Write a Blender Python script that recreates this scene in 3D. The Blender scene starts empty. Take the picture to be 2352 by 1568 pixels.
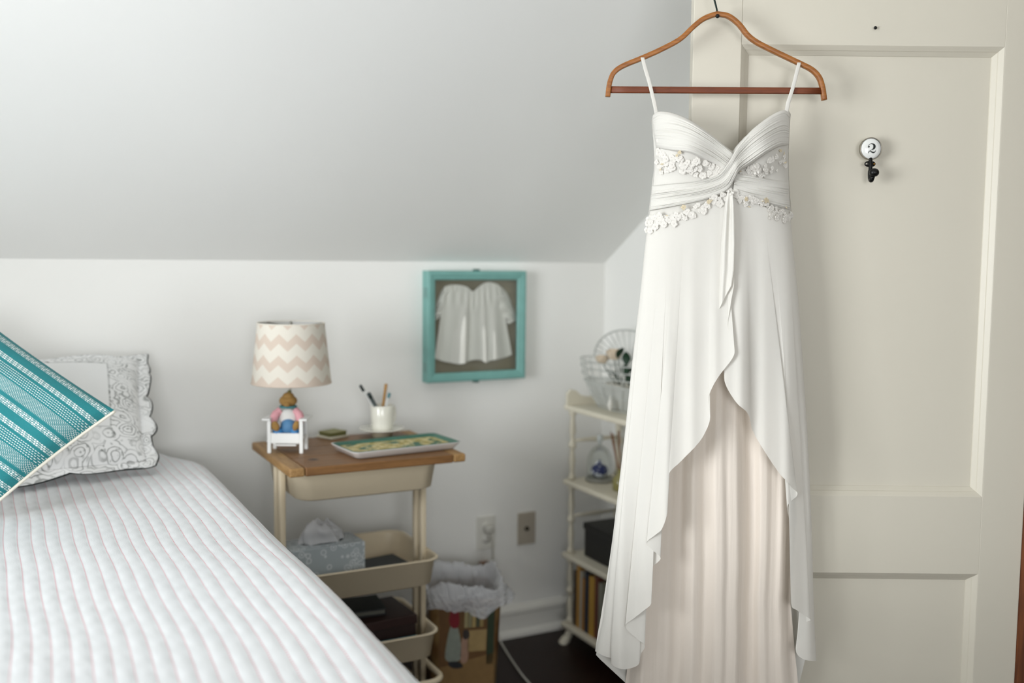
import bpy, bmesh, math, random
import numpy as np
from mathutils import Matrix, Vector
random.seed(7); rng = np.random.default_rng(7)
scene = bpy.context.scene
COL = scene.collection

# ------------------------------------------------------------------ camera
YAW = math.radians(27.6); PITCH = math.atan(194/2287); ROLL = .010; FPX = 2287.; CAMZ = 1.33
_f = np.array([math.sin(YAW)*math.cos(PITCH), math.cos(YAW)*math.cos(PITCH), -math.sin(PITCH)])
_r0 = np.array([math.cos(YAW), -math.sin(YAW), 0.]); _u0 = np.cross(_r0, _f)
_r = _r0*math.cos(ROLL)+_u0*math.sin(ROLL); _u = _u0*math.cos(ROLL)-_r0*math.sin(ROLL)
CAM = np.array([0., 0., CAMZ])
cd = bpy.data.cameras.new('camera'); cam = bpy.data.objects.new('camera', cd); COL.objects.link(cam)
cam.matrix_world = Matrix(((_r[0], _u[0], -_f[0], 0), (_r[1], _u[1], -_f[1], 0), (_r[2], _u[2], -_f[2], CAMZ), (0, 0, 0, 1)))
cd.sensor_width = 36.; cd.lens = 36*FPX/2352; cd.clip_start = .05
cd.dof.use_dof = True; cd.dof.focus_distance = 2.02; cd.dof.aperture_fstop = 1.8
scene.camera = cam

# ------------------------------------------------------------------ sky, window daylight, added fill, exposure
vs = scene.view_settings
vs.view_transform = 'Standard'; vs.look = 'None'; vs.gamma = 1; vs.use_curve_mapping = False
vs.exposure = -0.02
w = bpy.data.worlds.new('overcast_sky'); scene.world = w; w.use_nodes = True
bg = w.node_tree.nodes['Background']; bg.inputs[0].default_value = (.80, .88, 1., 1); bg.inputs[1].default_value = 1.0
def area(name, loc, rot, sx, sy, power, col):
    l = bpy.data.lights.new(name, 'AREA'); l.shape = 'RECTANGLE'; l.size = sx; l.size_y = sy; l.energy = power; l.color = col
    o = bpy.data.objects.new(name, l); COL.objects.link(o); o.location = loc; o.rotation_euler = rot; return o
# daylight from the gable window by the bed, then fill added behind the viewer
area('window_and_fill_light', (-2.07, .92, 1.32), (0, math.radians(-90), 0), 1.36, 1.40, 116, (.945, .98, 1.))
area('window_and_fill_light', (-.75, -2.67, 1.36), (math.radians(90), 0, 0), 1.70, 1.36, 92, (.965, .985, 1.))  # added fill light, set at the unseen rear window
scene.cycles.max_bounces = 7; scene.cycles.diffuse_bounces = 4; scene.cycles.transparent_max_bounces = 12
scene.cycles.sample_clamp_indirect = 6; scene.cycles.use_light_tree = False; scene.cycles.caustics_reflective = False; scene.cycles.caustics_refractive = False

# ------------------------------------------------------------------ rays: photograph pixel -> point on a real plane
def ray(x, y): return _f+_r*(x-1176)/FPX-_u*(y-784)/FPX
_hf = np.array([math.sin(YAW), math.cos(YAW), 0.])
def atX(x, y, v): d = ray(x, y); return CAM+d*(v-CAM[0])/d[0]
def atY(x, y, v): d = ray(x, y); return CAM+d*(v-CAM[1])/d[1]
def atZ(x, y, v): d = ray(x, y); return CAM+d*(v-CAM[2])/d[2]
def atD(x, y, v): d = ray(x, y); return CAM+d*v/(d@_hf)      # upright plane parallel to the open door, v metres ahead

# ------------------------------------------------------------------ mesh helpers: geometry is (verts, faces)
def box(cx, cy, cz, sx, sy, sz, bev=0.):
    bm = bmesh.new(); bmesh.ops.create_cube(bm, size=1)
    for v in bm.verts: v.co = Vector((cx+v.co.x*sx, cy+v.co.y*sy, cz+v.co.z*sz))
    if bev: bmesh.ops.bevel(bm, geom=bm.edges[:], offset=bev, segments=2, affect='EDGES', profile=.5)
    bm.verts.index_update()
    g = ([tuple(v.co) for v in bm.verts], [tuple(v.index for v in f.verts) for f in bm.faces]); bm.free(); return g
def span(x0, x1, y0, y1, z0, z1, bev=0.): return box((x0+x1)/2, (y0+y1)/2, (z0+z1)/2, x1-x0, y1-y0, z1-z0, bev)
def cat(*gs):
    V, F = [], []
    for v, f in gs:
        k = len(V); V += [tuple(p) for p in v]; F += [tuple(i+k for i in q) for q in f]
    return V, F
def xf(g, M): return [tuple(M @ Vector(p)) for p in g[0]], g[1]
def mv(g, x, y, z): return [(a+x, b+y, c+z) for a, b, c in g[0]], g[1]
def lathe(prof, seg=32, c=(0, 0)):
    V, F = [], []; n = len(prof)
    for r, z in prof:
        for k in range(seg):
            a = 2*math.pi*k/seg; V.append((c[0]+r*math.cos(a), c[1]+r*math.sin(a), z))
    for i in range(n-1):
        for k in range(seg): F.append((i*seg+k, i*seg+(k+1) % seg, (i+1)*seg+(k+1) % seg, (i+1)*seg+k))
    if prof[0][0] > 1e-5: F.append(tuple(range(seg))[::-1])
    if prof[-1][0] > 1e-5: F.append(tuple((n-1)*seg+k for k in range(seg)))
    return V, F
def shell(prof, seg=32): # open lathe, no caps
    g = lathe(prof, seg); return g[0], [f for f in g[1] if len(f) == 4]
def tube(pts, rad, seg=8, closed=False, flat=None, up=None):
    """sweep; flat=(a,b) gives a rounded rectangular section a wide along `up`, b across"""
    P = [np.array(p, float) for p in pts]; n = len(P); V, F = [], []
    rad = rad if hasattr(rad, '__len__') else [rad]*n
    prev = None
    for i in range(n):
        if closed: t = P[(i+1) % n]-P[i-1]
        else: t = P[min(i+1, n-1)]-P[max(i-1, 0)]
        t = t/(np.linalg.norm(t)+1e-12)
        if up is not None: a = np.array(up, float)
        elif prev is not None: a = prev
        else: a = np.array([0, 0, 1.]) if abs(t[2]) < .9 else np.array([1., 0, 0])
        a = a-t*(a@t); a = a/(np.linalg.norm(a)+1e-12); b = np.cross(t, a); prev = a
        for k in range(seg):
            th = 2*math.pi*(k+.5)/seg
            if flat:
                c, s = math.cos(th), math.sin(th); e = .35
                q = a*flat[0]/2*math.copysign(abs(c)**e, c)+b*flat[1]/2*math.copysign(abs(s)**e, s)
            else: q = (a*math.cos(th)+b*math.sin(th))*rad[i]
            V.append(tuple(P[i]+q))
    m = n if closed else n-1
    for i in range(m):
        j = (i+1) % n
        for k in range(seg): F.append((i*seg+k, i*seg+(k+1) % seg, j*seg+(k+1) % seg, j*seg+k))
    if not closed: F += [tuple(range(seg))[::-1], tuple((n-1)*seg+k for k in range(seg))]
    return V, F
def ball(c, r, seg=20, rings=12, M=None):
    r = r if hasattr(r, '__len__') else (r, r, r)
    g = lathe([(max(1e-6, math.sin(math.pi*i/rings)), -math.cos(math.pi*i/rings)) for i in range(rings+1)], seg)
    g = ([(x*r[0], y*r[1], z*r[2]) for x, y, z in g[0]], g[1])
    if M is not None: g = xf(g, M)
    return mv(g, *c)
def prism(poly, axis, a, b):
    """extrude a 2-D polygon along axis between a and b; the other two axes in order"""
    def p3(p, t):
        return {'x': (t, p[0], p[1]), 'y': (p[0], t, p[1]), 'z': (p[0], p[1], t)}[axis]
    n = len(poly); V = [p3(p, a) for p in poly]+[p3(p, b) for p in poly]
    F = [tuple(range(n))[::-1], tuple(range(n, 2*n))]+[(i, (i+1) % n, n+(i+1) % n, n+i) for i in range(n)]
    return V, F
def grid(P):
    """P[i][j] points -> sheet, with uv (j,i) in 0..1"""
    P = np.asarray(P, float); n, m = P.shape[:2]
    V = [tuple(p) for p in P.reshape(-1, 3)]
    F = [(i*m+j, i*m+j+1, (i+1)*m+j+1, (i+1)*m+j) for i in range(n-1) for j in range(m-1)]
    return V, F
def smooth_path(pts, n, closed=False):
    """Catmull-Rom through points of any dimension"""
    P = np.array(pts, float); k = len(P); out = []
    seg = k if closed else k-1
    for t in np.linspace(0, seg, n, endpoint=not closed):
        i = min(int(t), seg-1); u = t-i
        def g(q): return P[q % k] if closed else P[min(max(q, 0), k-1)]
        a, b, c, d = g(i-1), g(i), g(i+1), g(i+2)
        out.append(.5*((2*b)+(c-a)*u+(2*a-5*b+4*c-d)*u*u+(3*b-a-3*c+d)*u**3))
    return np.array(out)
def fillet(x0, x1, y0, y1, r, n=6):
    out = []
    for cx, cy, a0 in ((x1-r, y1-r, 0), (x0+r, y1-r, 90), (x0+r, y0+r, 180), (x1-r, y0+r, 270)):
        for k in range(n+1):
            a = math.radians(a0+90*k/n); out.append((cx+r*math.cos(a), cy+r*math.sin(a)))
    return out

def wmat(o):
    m = Matrix.LocRotScale(o.location, o.rotation_euler, None)
    return wmat(o.parent) @ m if o.parent else m
def mk(name, g, mat, parent=None, smooth=True, world=False, uv=None, kind=None, label=None):
    V, F = g
    if world and parent is not None:
        inv = wmat(parent).inverted(); V = [tuple(inv @ Vector(p)) for p in V]
    me = bpy.data.meshes.new(name); me.from_pydata([tuple(map(float, p)) for p in V], [], F); me.update()
    if smooth: me.polygons.foreach_set('use_smooth', [True]*len(me.polygons))
    if uv is not None:
        ul = me.uv_layers.new(name='UVMap'); li = np.zeros(len(me.loops), 'i'); me.loops.foreach_get('vertex_index', li)
        ul.data.foreach_set('uv', np.asarray(uv, float)[li].ravel())
    o = bpy.data.objects.new(name, me); COL.objects.link(o)
    if mat is not None: me.materials.append(mat)
    if parent is not None: o.parent = parent
    if kind: o['kind'] = kind
    if label: o['label'] = label
    return o
def thing(name, label, cat_, loc=(0, 0, 0), rz=0., group=None):
    o = bpy.data.objects.new(name, None); COL.objects.link(o); o.location = loc; o.rotation_euler = (0, 0, rz)
    o.empty_display_size = .05; o['label'] = label; o['category'] = cat_
    if group: o['group'] = group
    return o
def tag(o, label, cat_, group=None):
    o['label'] = label; o['category'] = cat_
    if group: o['group'] = group
    return o
def struct(o): o['kind'] = 'structure'; return o
def clone(o, parent):
    c = o.copy(); COL.objects.link(c); c.parent = parent; return c

# ------------------------------------------------------------------ materials
def lin(c):
    if isinstance(c, str):
        c = [int(c[i:i+2], 16)/255 for i in (1, 3, 5)]
        c = [x/12.92 if x <= .04045 else ((x+.055)/1.055)**2.4 for x in c]
    return (*c[:3], 1.)
class NT:
    def __init__(s, name):
        s.m = bpy.data.materials.new(name); s.m.use_nodes = True; s.t = s.m.node_tree
        s.b = s.t.nodes['Principled BSDF']; s.out = s.t.nodes['Material Output']
    def n(s, typ, **kw):
        x = s.t.nodes.new(typ)
        for k, v in kw.items(): setattr(x, k, v)
        return x
    def set(s, sock, v):
        if isinstance(v, bpy.types.NodeSocket): s.t.links.new(v, sock)
        elif v is not None: sock.default_value = v
    def math(s, op, a, b=None, c=None):
        x = s.n('ShaderNodeMath', operation=op); s.set(x.inputs[0], a); s.set(x.inputs[1], b)
        if c is not None: s.set(x.inputs[2], c)
        return x.outputs[0]
    def mix(s, f, a, b):
        x = s.n('ShaderNodeMix', data_type='RGBA'); s.set(x.inputs[0], f); s.set(x.inputs[6], a); s.set(x.inputs[7], b); return x.outputs[2]
    def uv(s):
        tc = s.n('ShaderNodeTexCoord'); sp = s.n('ShaderNodeSeparateXYZ'); s.t.links.new(tc.outputs['UV'], sp.inputs[0]); return sp.outputs[0], sp.outputs[1], tc.outputs['UV']
    def obj(s, scale=(1, 1, 1)):
        tc = s.n('ShaderNodeTexCoord'); mp = s.n('ShaderNodeMapping'); mp.inputs['Scale'].default_value = scale
        s.t.links.new(tc.outputs['Object'], mp.inputs[0]); return mp.outputs[0]
    def noise(s, vec, scale, detail=3., rough=.5):
        x = s.n('ShaderNodeTexNoise'); s.set(x.inputs['Vector'], vec); x.inputs['Scale'].default_value = scale
        x.inputs['Detail'].default_value = detail; x.inputs['Roughness'].default_value = rough; return x.outputs[0]
    def voro(s, vec, scale, feat='F1', out=0, rnd=1.):
        x = s.n('ShaderNodeTexVoronoi', feature=feat); s.set(x.inputs['Vector'], vec); x.inputs['Scale'].default_value = scale
        x.inputs['Randomness'].default_value = rnd; return x.outputs[out]
    def bump(s, h, strength=.3, dist=.002):
        x = s.n('ShaderNodeBump'); x.inputs['Strength'].default_value = strength; x.inputs['Distance'].default_value = dist
        s.set(x.inputs['Height'], h); s.t.links.new(x.outputs[0], s.b.inputs['Normal'])
    def col(s, c): s.set(s.b.inputs['Base Color'], c)
    def rough(s, r): s.set(s.b.inputs['Roughness'], r)
    def step(s, x, e, w=.02):   # smooth 0->1 at e
        y = s.n('ShaderNodeMapRange', interpolation_type='SMOOTHSTEP'); s.set(y.inputs[0], x)
        y.inputs[1].default_value = e-w; y.inputs[2].default_value = e+w; return y.outputs[0]
    def band(s, x, a, b, w=.01): return s.math('MULTIPLY', s.step(x, a, w), s.math('SUBTRACT', 1., s.step(x, b, w)))
def plain(name, c, rough=.5, var=.06, nscale=14., bump=.0, bscale=200., metal=0., spec=.5, coat=0.):
    k = NT(name); c = lin(c); v = k.obj(); f = k.noise(v, nscale, 1.)
    k.col(k.mix(f, tuple(x*(1-var) for x in c[:3])+(1,), tuple(min(1, x*(1+var)) for x in c[:3])+(1,)))
    k.rough(rough); k.b.inputs['Metallic'].default_value = metal; k.b.inputs['Specular IOR Level'].default_value = spec
    if coat: k.b.inputs['Coat Weight'].default_value = coat
    if bump: k.bump(k.noise(v, bscale, 1.), bump, .001)
    return k.m
def cloth(name, c, thr=0., trans=0., rough=.85, weave=900., sheen=.15, bump=.15):
    """woven cloth; thr = share of light let through diffusely, trans = open weave"""
    k = NT(name); c = lin(c); v = k.obj(); f = k.noise(v, 9., 1.)
    cc = k.mix(f, tuple(x*.97 for x in c[:3])+(1,), tuple(min(1, x*1.02) for x in c[:3])+(1,)); k.col(cc); k.rough(rough)
    k.b.inputs['Specular IOR Level'].default_value = .2; k.b.inputs['Sheen Weight'].default_value = sheen
    k.bump(k.noise(v, weave, 0.), bump, .0006)
    sh = k.b.outputs[0]
    if thr:
        t = k.n('ShaderNodeBsdfTranslucent'); k.set(t.inputs[0], cc); x = k.n('ShaderNodeMixShader'); x.inputs[0].default_value = thr
        k.t.links.new(sh, x.inputs[1]); k.t.links.new(t.outputs[0], x.inputs[2]); sh = x.outputs[0]
    if trans:
        t = k.n('ShaderNodeBsdfTransparent'); x = k.n('ShaderNodeMixShader'); x.inputs[0].default_value = trans
        k.t.links.new(sh, x.inputs[1]); k.t.links.new(t.outputs[0], x.inputs[2]); sh = x.outputs[0]
    if thr or trans: k.t.links.new(sh, k.out.inputs[0])
    return k.m
def wood(name, a, b, scale=(2, 30, 30), rough=.5, nscale=4.):
    k = NT(name); v = k.obj(scale); f = k.noise(v, nscale, 6., .6); g = k.noise(v, nscale*5, 3.)
    h = k.math('ADD', k.math('MULTIPLY', f, .75), k.math('MULTIPLY', g, .25)); h = k.step(h, .5, .22)
    k.col(k.mix(h, lin(a), lin(b))); k.rough(rough); k.bump(g, .15, .001); return k.m
def glassy(name, tint=(1, 1, 1), rough=.02, refl=.9):
    """thin clear glass: see-through with a sharp reflection that grows at grazing angles"""
    k = NT(name); t = k.n('ShaderNodeBsdfTransparent'); t.inputs[0].default_value = (*tint, 1)
    g = k.n('ShaderNodeBsdfGlossy'); g.inputs['Roughness'].default_value = rough
    fr = k.n('ShaderNodeFresnel'); fr.inputs[0].default_value = 1.5
    fac = k.math('MULTIPLY', fr.outputs[0], refl)
    x = k.n('ShaderNodeMixShader'); k.t.links.new(fac, x.inputs[0]); k.t.links.new(t.outputs[0], x.inputs[1]); k.t.links.new(g.outputs[0], x.inputs[2])
    k.t.links.new(x.outputs[0], k.out.inputs[0]); return k.m

MAT = {}
MAT['wall'] = plain('wall_paint', '#f7f6f2', .75, .012, 3.)
MAT['ceiling'] = plain('ceiling_paint', '#f7f7f4', .8, .012, 3.)
MAT['trim'] = plain('trim_gloss_paint', '#eceae3', .4, .015, 5.)
MAT['door'] = plain('door_cream_paint', '#d1cbbc', .42, .02, 4.)
MAT['casing'] = wood('stained_casing', '#4a2410', '#7a4420', (30, 30, 2), .45)
MAT['floorwood'] = wood('dark_floorboards', '#150a06', '#27120a', (3, 40, 3), .4)
for _m in (MAT['floorwood'],): _m.node_tree.nodes['Principled BSDF'].inputs['Specular IOR Level'].default_value = .2
MAT['glass'] = glassy('window_glass')
MAT['clearglass'] = glassy('clear_glass', (.97, .99, .98), .02, .45)

# ------------------------------------------------------------------ the room
WY, EX = 3.02, 1.952                 # knee wall behind the bed, gable wall on the right
LX, RY = -2.0, -2.6                  # gable wall with window, wall behind the viewer
KZ, CZ = 1.312, 2.40                 # knee-wall height, flat ceiling height
SL = (1.471-1.31)/(3.06-2.803)       # pitch of the sloped ceiling
def wall_with_hole(axis, v, t, a0, a1, z0, z1, h):
    """four slabs round an opening h=(b0,b1,y0,y1); axis 'x' -> wall plane x=v..v+t, running along y"""
    b0, b1, c0, c1 = h; gs = []
    for p0, p1, q0, q1 in ((a0, b0, z0, z1), (b1, a1, z0, z1), (b0, b1, z0, c0), (b0, b1, c1, z1)):
        if p1-p0 < 1e-4 or q1-q0 < 1e-4: continue
        gs.append(span(min(v, v+t), max(v, v+t), p0, p1, q0, q1) if axis == 'x' else span(p0, p1, min(v, v+t), max(v, v+t), q0, q1))
    return cat(*gs)
struct(mk('floor', span(LX-.1, EX+1.3, RY-.1, WY+.1, -.08, 0), MAT['floorwood'], smooth=False))
struct(mk('wall_back', span(LX-.1, EX+.1, WY, WY+.1, 0, KZ+.05), MAT['wall'], smooth=False))
DO0, DO1, DOZ = .60, 1.315, 1.95     # doorway in the right-hand gable wall
struct(mk('wall_right', wall_with_hole('x', EX, .1, RY, WY, 0, 2.6, (DO0, DO1, 0, DOZ)), MAT['wall'], smooth=False))
struct(mk('wall_left', wall_with_hole('x', LX, -.1, RY, WY, 0, 2.6, (.22, 1.62, .64, 2.0)), MAT['wall'], smooth=False))
struct(mk('wall_rear', wall_with_hole('y', RY, -.1, LX, EX, 0, 2.6, (-1.60, .10, .68, 2.04)), MAT['wall'], smooth=False))
yb = WY-(CZ-KZ)/SL                   # where the slope meets the flat ceiling
struct(mk('ceiling', cat(prism([(WY+.12, KZ-.12*SL), (WY+.12, KZ-.12*SL+.1), (yb, CZ+.1), (yb, CZ)], 'x', LX-.1, EX+.1),
                         span(LX-.1, EX+.1, RY-.1, yb, CZ, CZ+.1)), MAT['ceiling'], smooth=False))
bp = [(0, 0), (-.026, 0), (-.026, .012), (-.018, .022), (-.013, .026), (-.013, .078), (-.020, .084), (-.020, .096), (-.012, .104), (-.006, .110), (0, .112)]
struct(mk('baseboard_back', prism([(WY+a, z) for a, z in bp], 'x', LX, EX), MAT['trim'], smooth=False))
struct(mk('baseboard_right', prism([(EX+a, z) for a, z in bp], 'y', DO1+.10, WY), MAT['trim'], smooth=False))
# windows (outside the picture): gable one lets daylight in, rear one added for fill
def window(name, axis, v, b0, b1, c0, c1):
    o = thing(name, '', ''); del o['label']; del o['category']; struct(o)
    def sp(p0, p1, q0, q1, d0, d1): return span(v+d0, v+d1, p0, p1, q0, q1) if axis == 'x' else span(p0, p1, v+d0, v+d1, q0, q1)
    for p0, p1, q0, q1 in ((b0, b0+.05, c0, c1), (b1-.05, b1, c0, c1), (b0+.05, b1-.05, c0, c0+.05), (b0+.05, b1-.05, c1-.05, c1), (b0+.05, b1-.05, (c0+c1)/2-.02, (c0+c1)/2+.02)):
        mk('window_sash', sp(p0, p1, q0, q1, -.06, -.02), MAT['trim'], o, False)
    for q0, q1 in ((c0+.05, (c0+c1)/2-.02), ((c0+c1)/2+.02, c1-.05)):
        mk('window_pane', sp(b0+.05, b1-.05, q0, q1, -.043, -.039), MAT['glass'], o, False)
    for p0, p1, q0, q1 in ((b0-.09, b0, c0-.02, c1+.09), (b1, b1+.09, c0-.02, c1+.09), (b0, b1, c1, c1+.09), (b0-.11, b1+.11, c0-.06, c0)):
        mk('window_casing', sp(p0, p1, q0, q1, 0, .02), MAT['trim'], o, False)
window('window_1', 'x', LX, .22, 1.62, .64, 2.0)
window('window_2_added_fill', 'y', RY, -1.60, .10, .68, 2.04)  # unseen rear window, added to carry the fill light
# doorway: brown stained jamb and casing
tr = bpy.data.objects.new('trim_1', None); COL.objects.link(tr); struct(tr)
for g in (span(EX-.02, EX, DO1, DO1+.09, 0, DOZ+.09), span(EX-.02, EX, DO0-.09, DO0, 0, DOZ+.09), span(EX-.02, EX, DO0, DO1, DOZ, DOZ+.09)):
    mk('casing', g, MAT['casing'], tr, False)
for g in (span(EX, EX+.1, DO1-.015, DO1, 0, DOZ), span(EX, EX+.1, DO0, DO0+.015, 0, DOZ), span(EX, EX+.1, DO0+.015, DO1-.015, DOZ-.015, DOZ)):
    mk('jamb', g, MAT['casing'], tr, False)
struct(mk('wall_hall', cat(span(EX+1.2, EX+1.3, RY, WY, 0, 2.6), span(EX+.1, EX+1.2, 1.9, 2., 0, 2.6), span(EX+.1, EX+1.2, -.3, -.2, 0, 2.6), span(EX+.1, EX+1.3, -.3, 2., 2.5, 2.6)), plain('hall_paint', '#c9b48f', .8, .02), smooth=False))

# ------------------------------------------------------------------ the open door (parallel to the picture, hinged on the gable wall)
DD = 2.08
d0 = atD(1592, 120, DD)
door = bpy.data.objects.new('door_1', None); COL.objects.link(door); struct(door)
door.location = (d0[0], d0[1], .01); door.rotation_euler = (0, 0, -YAW)
DW, DH, TH = .727, 1.93, .035
PX0, PX1 = .099, .637
ZL0, ZL1, ZU0, ZU1 = .20, .655, .822, 1.758      # lower and upper panel (door-local heights)
for a, b in ((0, PX0), (PX1, DW)): mk('stile', span(a, b, 0, TH, 0, DH, .0015), MAT['door'], door, False)
for a, b in ((0, ZL0), (ZL1, ZU0), (ZU1, DH)): mk('rail', span(PX0, PX1, 0, TH, a, b), MAT['door'], door, False)
for a, b in ((ZL0, ZL1), (ZU0, ZU1)):
    mk('panel', span(PX0, PX1, .018, .026, a, b), MAT['door'], door, False)
    # mitred moulding with a stepped ogee, four lengths to a panel
    prof = [(0, .000), (.002, .0015), (.009, .0075), (.010, .0095), (.018, .0165), (.019, .0185)]
    c = [(PX0, a), (PX1, a), (PX1, b), (PX0, b)]; inn = [(1, 1), (-1, 1), (-1, -1), (1, -1)]
    for e in range(4):
        V = []; F = []
        for q in (e, (e+1) % 4):
            for off, dep in prof+[(0, .0185)]: V.append((c[q][0]+inn[q][0]*off, dep, c[q][1]+inn[q][1]*off))
        n = len(prof)+1
        F = [(i, (i+1) % n, n+(i+1) % n, n+i) for i in range(n)]+[tuple(range(n)), tuple(range(2*n-1, n-1, -1))]
        mk('moulding', (V, F), MAT['door'], door, False)
for z in (.25, 1.65): mk('hinge', tube([(DW+.004, -.004, z-.04), (DW+.004, -.004, z+.04)], .006, 10), plain('hinge_brass', '#8a6a3a', .35, .05, metal=1.), door)

# ------------------------------------------------------------------ numbered hook and nail on the door
def door_local(px, py, d=DD):
    p = atD(px, py, d); return Matrix.Rotation(YAW, 4, 'Z') @ (Vector(p)-Vector(door.location))
iron = plain('black_iron', '#0a0b0a', .35, .1, 40., spec=.3)
hp = door_local(1998, 342)
hk = thing('numbered_hook', 'small round white enamel hook plate numbered 2 with black iron hook', 'hook', tuple(Vector(door.location)+Matrix.Rotation(-YAW, 3, 'Z') @ Vector((hp.x, 0, hp.z))), -YAW)
RY90 = Matrix.Rotation(math.radians(90), 4, 'X')      # lathe axis z -> -y (towards the room)
pl = mk('plate', xf(lathe([(0, 0), (.0215, 0), (.0215, .006), (.019, .0085), (.012, .0102), (.0001, .0108)], 40), RY90), plain('white_enamel', '#e6e6e2', .15, .02, coat=.5), hk)
mk('rim', xf(shell([(.0212, 0), (.0228, 0), (.0230, .007), (.0222, .0085), (.0212, .0075)], 40), RY90), plain('dark_pewter', '#8f887b', .4, .1, metal=.7), hk)
def stroke(pts, n=40):
    P = smooth_path(pts, n); V = []; F = []
    for i in range(n):
        t = P[min(i+1, n-1), :2]-P[max(i-1, 0), :2]; t = t/(np.linalg.norm(t)+1e-9); nrm = np.array([-t[1], t[0]])
        for s in (-1, 1): q = P[i, :2]+nrm*s*P[i, 2]/2; V.append((q[0], q[1]))
    return V, [(2*i, 2*i+1, 2*i+3, 2*i+2) for i in range(n-1)]
digit = []
for pts in ([(722, 702, 4), (716, 690, 22), (726, 686, 30), (738, 688, 6)], [(714, 676, 8), (726, 650, 7), (752, 634, 8), (782, 634, 16), (810, 650, 34), (821, 680, 42), (812, 712, 34), (786, 734, 14), (758, 748, 8), (732, 768, 7), (714, 800, 9)],
            [(716, 796, 6), (728, 766, 9), (752, 764, 12), (778, 778, 22), (806, 786, 26), (832, 774, 14), (848, 744, 5)]):
    v, f = stroke(pts)
    k = 1/7.84/FPX*DD
    def dep(r): return -(.0112-.0000-.6*r*r/.0215*.10)
    digit.append(([((x-775)*k, dep(math.hypot((x-775)*k, (715-y)*k)), (715-y)*k) for x, y in v], f))
mk('numeral', cat(*digit), plain('numeral_black', '#101512', .4), pl, kind='stuff')
mk('bracket', cat(ball((0, -.004, -.031), (.0118, .004, .0066), 24, 12)), iron, hk)
for s, c in ((-1, '#9a958c'), (1, '#7a5a28')): mk('screw', ball((s*.0076, -.0078, -.031), (.0024, .0012, .0024), 12, 6), plain('screw_head', c, .35, .05, metal=.9), hk)
mk('arm', tube(smooth_path([(0, -.005, -.019), (0, -.008, -.034), (-.001, -.010, -.052), (-.001, -.013, -.063), (-.001, -.019, -.065), (0, -.023, -.058)], 24), [.0040]*8+[.0046]*16, 12), iron, hk)
mk('knob', ball((.0022, -.024, -.0500), (.0100, .0090, .0088), 20, 12), iron, hk)
nl = door_local(2009, 65)
tag(mk('nail', xf(lathe([(0, 0), (.0016, 0), (.0016, .004), (.0034, .0045), (.003, .0058), (.0001, .0062)], 14), Matrix.Translation(Vector(door.location)+Matrix.Rotation(-YAW, 3, 'Z') @ Vector((nl.x, 0, nl.z))) @ Matrix.Rotation(-YAW, 4, 'Z') @ RY90), iron), 'small dark nail in the top rail of the open door', 'nail')

# ------------------------------------------------------------------ wooden hanger
HD = 2.03
hang_c = atD(1648, 206, HD)
hg = thing('coat_hanger', 'bentwood hanger with dark crossbar holding the wedding dress on the door', 'hanger', tuple(hang_c), -YAW)
arch_px = [(1396, 222), (1398, 203), (1402, 184), (1410, 167), (1430, 152), (1478, 132), (1520, 113), (1562, 90), (1592, 62), (1615, 44), (1640, 34), (1652, 33), (1674, 38), (1697, 56), (1716, 80), (1736, 96), (1770, 114), (1835, 145), (1864, 160), (1881, 178), (1889, 202), (1893, 230)]
arch = [atD(x, y, HD) for x, y in smooth_path(arch_px, 110)]
bent = wood('bentwood_amber', '#7d4719', '#a86a2a', (4, 60, 60), .4); barw = wood('bar_mahogany', '#5c290e', '#783a15', (4, 60, 60), .55)
mk('bent_arm', tube(arch, .005, 12, flat=(.0125, .0098), up=tuple(_hf)), bent, hg, world=True)
mk('crossbar', tube([atD(1402+(1889-1402)*t, 206+3*t, HD) for t in np.linspace(0, 1, 12)], .005, 12, flat=(.008, .0128), up=tuple(_hf)), barw, hg, world=True)
mk('screw', ball(tuple(atD(1648, 37, HD-.006)), .0042, 12, 8), iron, hg, world=True)
wire = [atD(1648, 36, HD), atD(1646, 20, HD), atD(1641, 0, HD), atD(1636, -26, HD-.002)]
topz = .01+DH
q = atD(1634, -60, HD)
for dd, z in ((HD+.006, topz-.012), (HD+.03, topz+.004), (DD, topz+.005), (DD+TH, topz+.005), (DD+TH+.006, topz-.004), (DD+TH+.006, topz-.02)):
    e = np.array(q); e = np.array([q[0]*dd/HD, q[1]*dd/HD, z]); wire.append(e)
mk('wire_hook', tube(smooth_path(wire, 60), .0019, 8), plain('hook_wire', '#1b2420', .35, .05, metal=.8), hg, world=True)

# ------------------------------------------------------------------ the dress
DR = 2.0
def dp(x, y, off): return atD(x, y, DR-off)
Lo = np.array([(1497, 262), (1502, 300), (1507, 340), (1503, 380), (1497, 430), (1491, 480), (1488, 512), (1480, 580), (1470, 680), (1460, 762), (1448, 870), (1435, 1000), (1420, 1130), (1408, 1240), (1396, 1335), (1384, 1425), (1366, 1500), (1366, 1700)], float)
Ro = np.array([(1815, 255), (1814, 300), (1811, 345), (1808, 385), (1811, 430), (1815, 480), (1817, 520), (1825, 600), (1835, 700), (1845, 850), (1855, 1000), (1861, 1119), (1867, 1253), (1871, 1424), (1876, 1517), (1876, 1700)], float)
def LX_(y): return np.interp(y, Lo[:, 1], Lo[:, 0])
def RX_(y): return np.interp(y, Ro[:, 1], Ro[:, 0])
def bulge(x, y, amp):
    c = (LX_(y)+RX_(y))/2; hw = (RX_(y)-LX_(y))/2
    return amp*math.sqrt(max(0., 1-min(1., abs((x-c)/hw))**2.2))
_ph = rng.uniform(0, 6.28, 40)
def wob(s, f, k): return math.sin(s*f+_ph[k])*.6+math.sin(s*f*1.73+_ph[k+1])*.4+.35*math.sin(s*f*2.9+_ph[k+2])
ivory = cloth('ivory_chiffon', '#ebe8e1', .22, .0, .8, 1500., .25, .10)
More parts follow.
